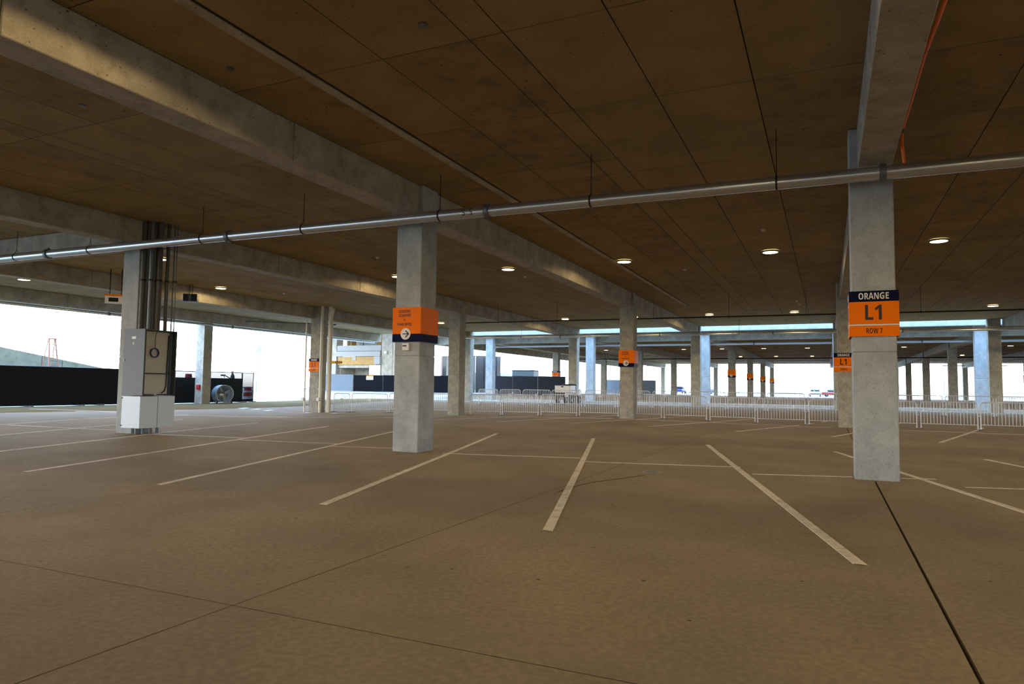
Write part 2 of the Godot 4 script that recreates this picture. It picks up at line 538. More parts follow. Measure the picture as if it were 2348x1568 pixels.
# ---- enclosing walls, unseen; the right-hand opening is added for daylight
func build_walls() -> void:
	var w := block("wall_right", Vector3(34.0, -0.2, 24.0), Vector3(34.3, 1.1, -49.75), M.column)  # gap above this parapet is added to let daylight onto the column sides
	tag(w, "low concrete parapet under an opening added for daylight beyond the right of the photo", "wall", "", "structure")
	w = block("wall_right_upper", Vector3(34.0, 3.05, 24.0), Vector3(34.3, HC + 0.4, -49.75), M.column)
	tag(w, "concrete wall above the added daylight opening beyond the right of the photo", "wall", "", "structure")
	w = block("wall_back", Vector3(-36.1, -0.2, 24.0), Vector3(34.3, 1.2, 24.3), M.column)
	tag(w, "low concrete parapet of the open garage side behind the camera", "wall", "", "structure")
	w = block("wall_back_upper", Vector3(-36.1, 2.75, 24.0), Vector3(34.3, HC + 0.4, 24.3), M.column)
	tag(w, "concrete wall above the open strip behind the camera", "wall", "", "structure")
	w = block("wall_back_right", Vector3(6.0, 1.2, 24.0), Vector3(34.3, 3.0, 24.3), M.column)
	tag(w, "closed stretch of the concrete wall behind the camera", "wall", "", "structure")
	w = block("wall_far_right", Vector3(45.0, 0.0, -53.2), Vector3(45.3, HC + 0.4, -124.5), M.column)
	tag(w, "concrete wall closing the far garage at right", "wall", "", "structure")

	w = block("wall_upper_near", Vector3(-36.1, HC + 0.42, -48.9), Vector3(34.3, 7.7, -49.7), M.column)  # this wall and the next are unseen, added to dim the daylight gap
	tag(w, "unseen upper storey wall added to narrow the sky over the near side of the gap", "wall", "", "structure")
	w = block("wall_upper_far", Vector3(-33.0, 7.52, -53.2), Vector3(45.0, 9.0, -54.0), M.column)
	tag(w, "unseen upper storey wall of the far garage added to narrow the sky over the gap", "wall", "", "structure")

func build_outdoors() -> void:
	var st := S()
	patch(st, -140.0, -36.56, 40.0, -49.6, -0.01, 6.0)
	patch(st, -140.0, 60.0, -49.61, -53.19, -0.01, 6.0)
	patch(st, -140.0, -33.01, -53.19, -126.0, -0.01, 6.0)
	patch(st, -140.0, 120.0, -126.01, -260.0, -0.01, 12.0)
	tag(obj("pavement", st, M.pavement), "pale outdoor pavement beyond the garage edges", "pavement", "", "structure")
	# sloping retaining wall
	var rw := thing("retaining_wall", "sloping grey green retaining wall behind the black fence at left", "wall", Vector3(-42.3, 0.1, -22.0))
	var zs := [-4.0, -14.0, -21.0, -25.4, -26.6, -31.0, -34.5]
	for i in zs.size() - 1:
		var za: float = zs[i] - 0.02
		var zb: float = zs[i + 1] + 0.02
		var s := S()
		var ya := 3.37 + (za + 22.9) * 0.166
		var yb := 3.37 + (zb + 22.9) * 0.166
		var c := Vector3(-0.15, 0.8, (za + zb) / 2.0 + 22.0)
		var p := []
		for xx in [0.0, -0.35]:
			p.append_array([Vector3(xx, 0, za + 22), Vector3(xx, 0, zb + 22), Vector3(xx, yb - 0.1, zb + 22), Vector3(xx, ya - 0.1, za + 22)])
		for f in [[0, 1, 2, 3], [4, 5, 6, 7], [0, 1, 5, 4], [1, 2, 6, 5], [2, 3, 7, 6], [3, 0, 4, 7]]: quad(s, p[f[0]], p[f[1]], p[f[2]], p[f[3]], c)
		obj("wall_panel", s, M.retaining, rw)
	# curb of the daylight gap
	var cb := thing("curb", "long white lit curb across the foot of the daylight gap", "curb", Vector3(0, 0.28, -50.6))
	var cx := -24.0
	while cx < 24.0:
		obj("curb_stone", box(S(), Vector3(cx + 1.5, F(cx + 1.5, -50.6) - 0.28 + 0.07, 0), Vector3(2.985, 0.2, 0.3), 0.02), M.pavement, cb)
		cx += 3.0
	var pc := block("ceiling_plaza", Vector3(-66.0, 8.7, -58.0), Vector3(-34.0, 9.1, -80.0), M.beam)  # unseen overhead deck, put in to keep sky light off the lobby
	tag(pc, "unseen concrete canopy added to shade the plaza in front of the lobby", "ceiling", "", "structure")
	# grassy mound far out
	var gm := S()
	for i in 20:
		for j in 6:
			var P := func(a: int, b: int) -> Vector3:
				var u := TAU * a / 20.0
				var v := PI / 2.0 * b / 6.0
				return Vector3(cos(u) * cos(v) * 16.0, sin(v) * 4.4, sin(u) * cos(v) * 11.0)
			quad(gm, P.call(i, j), P.call(i + 1, j), P.call(i + 1, j + 1), P.call(i, j + 1), Vector3(0, -2, 0))
	var mo := obj("grass_mound", gm, M.grass)
	mo.position = Vector3(-75, 0.6, -150)
	tag(mo, "pale green mound outside beyond the dark fence", "mound")

# ---- painted lines
func build_lines() -> void:
	var near := [
		[Vector2(0.23, -6.54), Vector2(-2.87, -18.6)], [Vector2(-2.59, -6.56), Vector2(-6.09, -18.94)], [Vector2(-5.55, -6.67), Vector2(-9.24, -19.1)],
		[Vector2(-8.62, -6.85), Vector2(-12.5, -18.7)], [Vector2(-11.5, -6.74), Vector2(-15.53, -18.88)], [Vector2(-14.4, -6.8), Vector2(-18.89, -19.01)],
		[Vector2(-17.7, -7.0), Vector2(-22.6, -18.9)], [Vector2(-20.7, -6.9), Vector2(-25.8, -18.9)], [Vector2(3.15, -6.5), Vector2(0.14, -18.4)],
		[Vector2(6.2, -6.5), Vector2(3.13, -18.1)], [Vector2(9.2, -6.5), Vector2(6.1, -18.3)]]
	var nth := ["first", "second", "third", "fourth", "fifth", "sixth", "seventh", "eighth", "ninth", "tenth", "eleventh"]
	for i in near.size():
		var t := thing("road_marking", ["stall line ending at lower right in front of the ROW 7 column", "short steep stall line in the middle of the floor", "stall line passing right of the elevators sign column", "stall line passing left of the elevators sign column", "long stall line reaching toward the left edge", "stall line just right of the cabinet column", "stall line passing in front of the cabinet column", "faint stall line at the far left edge", "stall line running out past the right of the ROW 7 column", "stall line tip at the right edge", "stall line outside the right edge"][i], "floor marking", Vector3.ZERO, 0.0, "near parking lines")
		t.set_meta("kind", "structure")
		obj("stripe", stripe(S(), near[i][0], near[i][1], 0.105), M.paint, t)
	# thin head lines, stepping from stall to stall
	var head := [[Vector2(-7.55, -12.95), Vector2(-4.66, -13.6)], [Vector2(-4.42, -12.97), Vector2(-1.5, -13.63)], [Vector2(-1.2, -12.62), Vector2(0.36, -13.1)], [Vector2(1.09, -13.3), Vector2(1.62, -13.5)], [Vector2(1.9, -12.6), Vector2(4.7, -13.4)], [Vector2(-10.55, -13.0), Vector2(-8.78, -13.5)], [Vector2(-13.6, -13.0), Vector2(-10.8, -13.6)], [Vector2(-16.9, -12.9), Vector2(-13.85, -13.5)], [Vector2(-23.0, -12.9), Vector2(-18.2, -13.5)]]
	for i in head.size():
		var o := obj("road_marking", stripe(S(), head[i][0], head[i][1], 0.06, false), M.paint)
		tag(o, "thin cross line at stall heads, " + ["right of the elevators sign column", "over the floor drain", "ending at the ROW 7 column", "just right of the ROW 7 column", "at the right edge", "touching the left of the elevators sign column", "in the second stall left of the elevators sign column", "in the stall right of the cabinet column", "left of the cabinet column"][i], "floor marking", "thin head lines", "structure")
	var far := [[Vector2(-2.89, -24.97), Vector2(0.1, -36.3)], [Vector2(-6.11, -25.6), Vector2(-3.1, -36.4)], [Vector2(-9.3, -25.6), Vector2(-6.3, -36.4)], [Vector2(-12.4, -25.6), Vector2(-9.4, -36.4)], [Vector2(-15.5, -25.5), Vector2(-12.5, -36.4)], [Vector2(0.12, -24.4), Vector2(3.0, -36.0)], [Vector2(2.95, -23.5), Vector2(5.8, -34.0)], [Vector2(-18.6, -25.5), Vector2(-15.6, -36.4)], [Vector2(-21.7, -25.5), Vector2(-18.7, -36.4)]]
	for i in far.size():
		var o := obj("road_marking", stripe(S(), far[i][0], far[i][1], 0.105), M.paint)
		tag(o, "slanted white stall line on the farther parking row, %s" % ["pointing at the column behind ROW 7", "right of the middle arrow sign column", "just right of the middle column foot", "left of the middle column foot", "between the two middle columns", "mostly hidden by the ROW 7 column", "right of the ROW 7 column under the barriers", "right of the plain column", "left of the plain column"][i], "floor marking", "far parking lines", "structure")
	var fh := [[Vector2(-26.0, -30.6), Vector2(-18.2, -30.9)], [Vector2(1.3, -30.6), Vector2(9.0, -29.5)], [Vector2(-17.0, -30.5), Vector2(-9.0, -30.8)], [Vector2(-8.0, -30.6), Vector2(0.2, -30.9)]]
	for i in fh.size():
		tag(obj("road_marking", stripe(S(), fh[i][0], fh[i][1], 0.07, false), M.paint), "thin painted line along the second column row, " + ["left stretch", "right of the ROW 7 column", "between the plain and middle columns", "right of the middle column"][i], "floor marking", "far head lines", "structure")
	for i in 8:
		tag(obj("road_marking", stripe(S(), Vector2(-31.5 + i * 0.95, -30.9), Vector2(-31.1 + i * 0.95, -29.9), 0.3, false), M.paint), "short white crossing dash near the standpipe column, number %s from left" % nth[i], "floor marking", "crossing dashes", "structure")
	for i in 5:
		tag(obj("road_marking", stripe(S(), Vector2(-34.0 + i * 2.4, -20.0 - i * 0.6), Vector2(-29.5 + i * 2.4, -22.5 - i * 0.6), 0.1, false), M.paint), "faint white stripe on the left floor before the fence, number %s from left" % nth[i], "floor marking", "left floor stripes", "structure")
	var ck := S()
	var cp := [Vector2(-3.42, -9.05), Vector2(-3.4, -9.6), Vector2(-3.32, -10.2), Vector2(-3.05, -10.85), Vector2(-2.8, -11.5)]
	for i in cp.size() - 1: stripe(ck, cp[i], cp[i + 1], 0.008, false)
	tag(obj("road_marking", ck, M.joint), "hairline floor crack running from the drain toward the middle stall line", "crack", "", "structure")
	# floor drain
	var dr := thing("floor_drain", "small dark round floor drain beyond the middle stall line", "drain", Vector3(-2.8, 0.002, -12.0))
	obj("rim", ring(S(), Vector3.ZERO, Vector3.UP, 0.12, 0.16, 0.008), M.galv_dull, dr)
	obj("grate", bar(S(), Vector3(0, -0.003, 0), Vector3(0, 0.002, 0), 0.12, 20), M.dark_metal, dr)

# ---- lamps
func build_lamps() -> void:
	var proto: Node3D = null
	var far_proto: Node3D = null
	var rows := [
		[13.4, [3.0, -1.6, -6.3, -10.8], "behind the camera"],
		[-4.9, [12.2, 7.6, 3.0, -1.6, -6.3, -10.8, -15.5, -20.2, -25.0], "just above the top of the photo"],
		[-23.2, [12.2, 7.6, 3.03, -1.59, -6.38, -10.85, -15.8, -25.6], "in the nearest visible lamp row"],
		[-41.6, [12.2, 7.7, 3.1, -1.62, -6.27, -10.8, -15.33, -20.0, -24.6], "in the lamp row before the daylight gap"],
		[-60.6, [17.0, 12.0, 7.3, 3.0, -1.7, -6.15, -10.5, -14.75, -18.9, -23.57, -30.3], "in the far garage, first row"],
		[-77.0, [15.5, 11.0, 6.9, 2.6, -1.8, -6.05, -10.3, -14.4, -19.0, -23.3, -29.4], "in the far garage, second row"],
		[-95.5, [19.0, 14.5, 10.0, 5.5, -1.7, -6.0, -10.4, -15.0, -20.0], "in the far garage, third row"],
		[-18.2, [-31.9], "over the bright left edge, leftmost"], [-20.4, [-30.7], "over the bright left edge, second from left"], [-24.6, [-30.9], "over the bright left edge, behind the cabinet column"], [-16.9, [-21.7], "seen just right of the cabinet column top"]]
	var nth := ["first", "second", "third", "fourth", "fifth", "sixth", "seventh", "eighth", "ninth", "tenth", "eleventh"]
	for r in rows:
		for k in r[1].size():
			var lab: String = "round ceiling lamp %s" % r[2]
			if r[1].size() > 1: lab += ", %s from the right" % nth[k]
			var o: Node3D
			if proto == null:
				o = thing("ceiling_lamp", lab, "lamp", Vector3.ZERO, 0.0, "round garage ceiling lamps")
				obj("housing", ring(S(), Vector3(0, -0.035, 0), Vector3.UP, 0.23, 0.26, 0.05, 28), M.galv_dull, o)
				obj("lens", bar(S(), Vector3(0, -0.06, 0), Vector3(0, -0.004, 0), 0.225, 28), M.lens, o)
				# garage optics: a very wide downlight and two lobes along the bay
				lobe(o, Vector3.DOWN, 4.1, 85.0, 0.08)
				for d in [Vector3.FORWARD, Vector3.BACK]: lobe(o, d * 0.9 + Vector3.DOWN * 0.52, 12.0, 26.0, 0.6)
				proto = o
			elif r[0] < -50.0:
				if far_proto == null:
					far_proto = proto.duplicate()
					for c in far_proto.get_children():
						if c is SpotLight3D:
							far_proto.remove_child(c)
							c.free()
					lobe(far_proto, Vector3.DOWN, 4.5, 82.0, 0.15)
				o = far_proto.duplicate()
				o.name = numbered("ceiling_lamp")
				add_child(o)
				tag(o, lab, "lamp", "round garage ceiling lamps")
			else:
				o = proto.duplicate()
				o.name = numbered("ceiling_lamp")
				add_child(o)
				tag(o, lab, "lamp", "round garage ceiling lamps")
			o.position = Vector3(r[1][k], HC, r[0])
	far_proto.free()

func lobe(o: Node3D, towards: Vector3, energy: float, half: float, soft: float) -> void:
	var l := SpotLight3D.new()
	l.name = "lamp_light"
	l.position = Vector3(0, -0.085, 0)
	l.basis = Basis.looking_at(towards, Vector3.UP if absf(towards.y) < 0.9 else Vector3.FORWARD)
	l.light_color = Color(1.0, 0.86, 0.62)
	l.light_energy = energy
	l.light_size = 0.19
	l.spot_angle = half
	l.spot_angle_attenuation = soft
	l.spot_range = 60.0
	l.spot_attenuation = 2.0
	l.shadow_enabled = true
	o.add_child(l, true)

# ---- pipes
func pipe(label: String, a: Vector3, b: Vector3, r: float, m: Material, couplings: Array = [], hangers: Array = [], called := "sprinkler_pipe") -> Node3D:
	var t := thing(called, label, "pipe", a)
	obj("pipe_run", bar(S(), Vector3.ZERO, b - a, r, 24), m, t)
	var d := (b - a) / (b.x - a.x) if absf(b.x - a.x) > 1.0 else (b - a) / (b.z - a.z)
	var s0 := a.x if absf(b.x - a.x) > 1.0 else a.z
	for c in couplings:
		var p: Vector3 = d * (c - s0)
		var dn := (b - a).normalized()
		var q := obj("coupling", bar(S(), p - dn * 0.05, p + dn * 0.05, r * 1.28, 20), M.galv_dull, t)
		obj("bolt", box(S(), p + Vector3(0, r * 1.35, 0), Vector3(0.06, 0.05, 0.05), 0.008), M.galv_dull, q)
	for h in hangers:
		var p: Vector3 = d * (h - s0)
		var top := HC - (a + p).y
		var hg := obj("hanger_rod", bar(S(), p + Vector3(0, r + 0.1, 0), p + Vector3(0, top, 0), 0.008, 6), M.dark_metal, t)
		obj("hanger_ring", ring(S(), p, b - a, r + 0.002, r + 0.01, 0.03, 20), M.dark_metal, hg)
		obj("hanger_loop", tube(S(), [p + Vector3(0, r, 0.04), p + Vector3(0, r + 0.12, 0), p + Vector3(0, r, -0.04)], 0.006, 6), M.dark_metal, hg)
	return t

func build_pipes() -> void:
	var t := pipe("large galvanised pipe running across the whole photo under the beams", Vector3(-31.0, 5.205, -12.3), Vector3(16.0, 4.835, -12.3), 0.112, M.galv, [-27.6, -20.48, -13.37, -6.23, 0.86, 7.9], [-22.0, -18.62, -14.28, -11.02, -7.35, -4.03, -0.73, 4.6])
	for k in 2:
		var m := text(t, "chalk_mark", "5", 0.13, Vector3(24.27 + k * 0.17, -0.198, 0.1095), M.black, 0.9, 0.0, 400)
		m.rotation.z = PI - 0.1
		m.rotation.x = 0.0
	pipe("thin dark pipe behind the second row of columns", Vector3(-19.0, 4.92, -33.0), Vector3(12.0, 4.74, -33.0), 0.03, M.dark_metal, [], [-16.0, -12.6, -7.6, -4.1, -0.8, 3.6])
	pipe("silver pipe hung before the daylight gap", Vector3(-26.0, 5.07, -45.2), Vector3(14.0, 4.93, -45.2), 0.07, M.galv, [-17.0, -10.0, -3.0, 4.0], [-20.0, -12.0, -5.0, 2.0])
	pipe("dark narrow pipe above the silver pipe before the gap", Vector3(-26.0, 5.19, -45.05), Vector3(14.0, 5.05, -45.05), 0.035, M.galv_dull)
	pipe("bluish pipe just inside the far garage", Vector3(-27.5, 5.0, -54.9), Vector3(20.0, 4.93, -54.9), 0.10, M.galv, [-19.0, -9.0, -5.0, 6.0])
	pipe("dark pipe crossing deep in the far garage", Vector3(-31.0, 5.22, -86.0), Vector3(24.0, 5.17, -86.0), 0.06, M.dark_metal)
	pipe("thin pipe at the far end of the far garage", Vector3(-31.0, 5.5, -121.5), Vector3(24.0, 5.48, -121.5), 0.05, M.galv_dull)
	pipe("silver pipe below the outer edge beam at left", Vector3(-35.25, 5.1, -8.0), Vector3(-35.25, 5.1, -48.5), 0.075, M.galv, [-17.0, -24.5, -33.0, -41.0])
	pipe("short slanting pipe near the standpipe column top", Vector3(-31.5, 5.15, -30.5), Vector3(-27.2, 5.1, -33.5), 0.045, M.galv_dull)
	# orange conduit along the beam at upper right
	var oc := thing("orange_conduit", "orange flexible conduit along the beam at the upper right", "conduit", Vector3(1.1, 5.4, -10))
	obj("conduit_run", tube(S(), [Vector3(0.0, -0.02, 6.5), Vector3(0.02, -0.08, 2.3), Vector3(0.0, 0.01, 0.8), Vector3(0.01, 0.05, -1.0), Vector3(0.0, 0.05, -1.8), Vector3(0.02, -0.08, -2.1), Vector3(0.06, -0.35, -2.2)], 0.026, 10), M.conduit, oc)
	for z in [1.0, -1.75, -2.1]: obj("strap", bar(S(), Vector3(-0.05, 0.0 if z > 0 else 0.0, z), Vector3(0.03, 0.0, z), 0.03, 8), M.galv_dull, oc)

# ---- signs
func sleeve(t: Node3D, lo: float, hi: float, m: Material, called: String, s := 0.735, faces := 4) -> void:
	var h := (hi + lo) / 2.0
	var k := s / 2.0 - 0.006
	for f in faces:
		var n := Vector3(sin(f * PI / 2.0), 0, cos(f * PI / 2.0))
		obj(called, box(S(), n * k + Vector3(0, h, 0), Vector3(s if f % 2 == 0 else 0.012, hi - lo, 0.012 if f % 2 == 0 else s - 0.025), 0.0), m, t)

func row_sign(x: float, z: float, y: float, row: String, label: String, pale := false, faces := 4) -> void:
	var t := thing("level_sign", label, "sign", Vector3(x, y, z - CS / 2.0), 0.0, "level signs")
	sleeve(t, 0.0, 0.175, M.orange, "lower_panel", 0.735, faces)
	sleeve(t, 0.178, 0.20, M.white, "divider", 0.735, faces)
	sleeve(t, 0.203, 0.575, M.orange, "level_panel", 0.735, faces)
	sleeve(t, 0.578, 0.755, M.navy, "colour_panel", 0.735, faces)
	var f := 0.3685
	text(t, "colour_word", "ORANGE", 0.105, Vector3(0, 0.666, f), M.white, 0.76)
	text(t, "level_text", "L1", 0.245, Vector3(0, 0.39, f), M.ink, 0.85, 0.0, 600)
	if row: text(t, "row_text", row, 0.085, Vector3(0, 0.088, f), M.ink, 0.66)
	if not pale:
		text(t, "colour_word", "ORANGE", 0.105, Vector3(-f, 0.666, 0), M.white, 0.70, -PI / 2.0)
		text(t, "level_text", "L1", 0.245, Vector3(-f, 0.39, 0), M.ink, 0.85, -PI / 2.0, 600)

func arrow_sign(x: float, z: float, y: float, label: String, words := true) -> void:
	var t := thing("elevator_sign", label, "sign", Vector3(x, y, z - CS / 2.0), 0.0, "elevator signs")
	sleeve(t, 0.0, 0.175, M.navy, "band")
	sleeve(t, 0.176, 0.765, M.orange, "face_panel")
	var f := 0.3685
	if words:
		text(t, "words", "ELEVATORS/", 0.062, Vector3(-0.05, 0.675, f), M.ink, 0.62)
		text(t, "words", "ESCALATORS", 0.062, Vector3(-0.05, 0.585, f), M.ink, 0.62)
		text(t, "words", "to", 0.05, Vector3(-0.05, 0.49, f), M.ink, 0.62)
		text(t, "words", "Disney Springs", 0.062, Vector3(-0.05, 0.395, f), M.ink, 0.62)
	var d := obj("arrow_disc", bar(S(), Vector3(-0.02, 0.175, f - 0.003), Vector3(-0.02, 0.175, f + 0.003), 0.128, 28), M.white, t)
	var a := S()
	var o := Vector3(-0.02, 0.175, f + 0.005)
	box(a, o, Vector3(0.15, 0.022, 0.004))
	for s in [-1.0, 1.0]: box(a, o + Vector3(0.043, s * 0.035, 0), Vector3(0.115, 0.026, 0.004), 0.0, Basis(Vector3.BACK, -s * 0.72))
	obj("arrow", a, M.black, d)

func build_signs() -> void:
	var x := func(i: int) -> float: return CX - i * SX
	row_sign(x.call(0), Z0, 2.36, "ROW 7", "large orange ORANGE L1 ROW 7 sign on the nearest column")
	row_sign(x.call(0) - 0.1, Z1, 2.25, "ROW 8", "orange ORANGE L1 sign half hidden behind the nearest column")
	arrow_sign(x.call(1), Z0, 2.41, "large orange elevators and escalators sign with arrow on the centre left column")
	arrow_sign(x.call(1), Z1, 2.44, "smaller orange arrow sign on the middle column of the second row")
	row_sign(x.call(3), Z1, 2.18, "ROW 8", "pale daylit L1 sign on the standpipe column", true, 1)
	var rz := [-69.5, -87.0, -105.0, -123.0]
	for j in 4: arrow_sign(x.call(1), rz[j], 2.65, "small far orange arrow sign, %s from the left of the four in a line" % ["first", "second", "third", "fourth"][j], false)
	row_sign(x.call(3), -69.5, 2.5, "", "small orange sign on a far column left of the white barrier posts", true)
	row_sign(x.call(3), -105.0, 2.6, "", "small orange L1 sign seen left of the middle arrow sign", true)
	row_sign(x.call(2), -105.0, 2.5, "", "small orange sign against the white far opening right of the middle column", true)
	row_sign(x.call(-2), -87.0, 2.6, "", "tiny orange sign at the right edge deep in the far garage", true)
	# junction box under the elevators sign
	var jb := thing("junction_box", "small white box below the large elevators sign", "box", Vector3(x.call(1), 2.22, Z0))
	obj("cover", box(S(), Vector3(-0.0, 0.08, 0.035), Vector3(0.18, 0.16, 0.07), 0.01), M.white, jb)
	obj("label_plate", box(S(), Vector3(-0.02, 0.1, 0.072), Vector3(0.1, 0.03, 0.004)), M.black, jb)

# ---- crowd barriers
func barrier_parts(o: Node3D, w: float) -> void:
	var h := 1.08
	var lo := 0.2
	var r := 0.021
	var st := S()
	var c := 0.12
	tube(st, [Vector3(0, 0.03, 0), Vector3(0, h - c, 0), Vector3(c * 0.3, h - c * 0.3, 0), Vector3(c, h, 0), Vector3(w - c, h, 0), Vector3(w - c * 0.3, h - c * 0.3, 0), Vector3(w, h - c, 0), Vector3(w, 0.03, 0)], r, 8)
	obj("frame", st, M.barrier, o)
	obj("bottom_rail", bar(S(), Vector3(0, lo, 0), Vector3(w, lo, 0), 0.017, 8), M.barrier, o)
	var n := 17
	var rod := bar(S(), Vector3(0, lo, 0), Vector3(0, h, 0), 0.011, 6).commit()
	for k in range(1, n):
		var b := obj("bar", rod, M.barrier, o)
		b.position.x = w * k / n
	for x in [0.0, w]:
		var f := obj("foot", box(S(), Vector3(x, 0.02, 0), Vector3(0.06, 0.02, 0.6), 0.006), M.galv_dull, o)
		obj("foot_post", bar(S(), Vector3(x, 0.02, 0), Vector3(x, 0.1, 0), 0.024, 8), M.barrier, f)
	obj("hook", box(S(), Vector3(w + 0.04, 0.55, 0), Vector3(0.07, 0.03, 0.02), 0.004), M.barrier, o)

func barrier_row(xs: Array, z: float, where: String, group: String) -> void:
	var nth := ["first", "second", "third", "fourth", "fifth", "sixth", "seventh", "eighth", "ninth", "tenth", "eleventh", "twelfth", "thirteenth", "fourteenth", "fifteenth", "sixteenth"]
	for i in xs.size():
		var a: float = xs[i][0]
		var b: float = xs[i][1]
		var mid := (a + b) / 2.0
		var o := thing("crowd_barrier", "white steel crowd barrier in the %s row, %s from the left" % [where, nth[i]], "barrier", Vector3(a, F(mid, z), z + rng.randf_range(-0.05, 0.05)), rng.randf_range(-0.03, 0.03), group)
		barrier_parts(o, b - a)
		if (where == "farther" and i < 5) or (where == "nearer" and i < 3):
			obj("name_plate", box(S(), Vector3((b - a) * 0.5, 0.72, 0.02), Vector3(0.22, 0.17, 0.008)), M.white, o)

func build_barriers() -> void:
	var near := []
	for p in [[-26.2, -25.1], [-24.93, -22.52], [-22.34, -19.92], [-19.75, -17.72], [-17.2, -15.45], [-15.3, -13.32], [-13.18, -11.27], [-11.12, -9.17], [-9.04, -7.07], [-6.95, -5.02], [-4.87, -2.93], [-2.82, -0.88], [-0.73, 1.24], [1.37, 3.28], [3.42, 5.35], [5.46, 7.41]]: near.append(p)
	barrier_row(near, -32.3, "nearer", "near row of barriers")
	var far := []
	for p in [[-22.24, -20.77], [-20.61, -19.06], [-18.89, -16.89], [-16.73, -14.65], [-14.41, -12.41], [-12.24, -10.13], [-9.96, -7.89], [-7.73, -5.59], [-5.44, -3.37], [-3.2, -1.2], [-1.01, 1.06], [1.21, 3.25], [3.41, 5.57], [5.71, 7.82], [7.95, 9.91]]: far.append(p)
	barrier_row(far, -43.0, "farther", "far row of barriers")

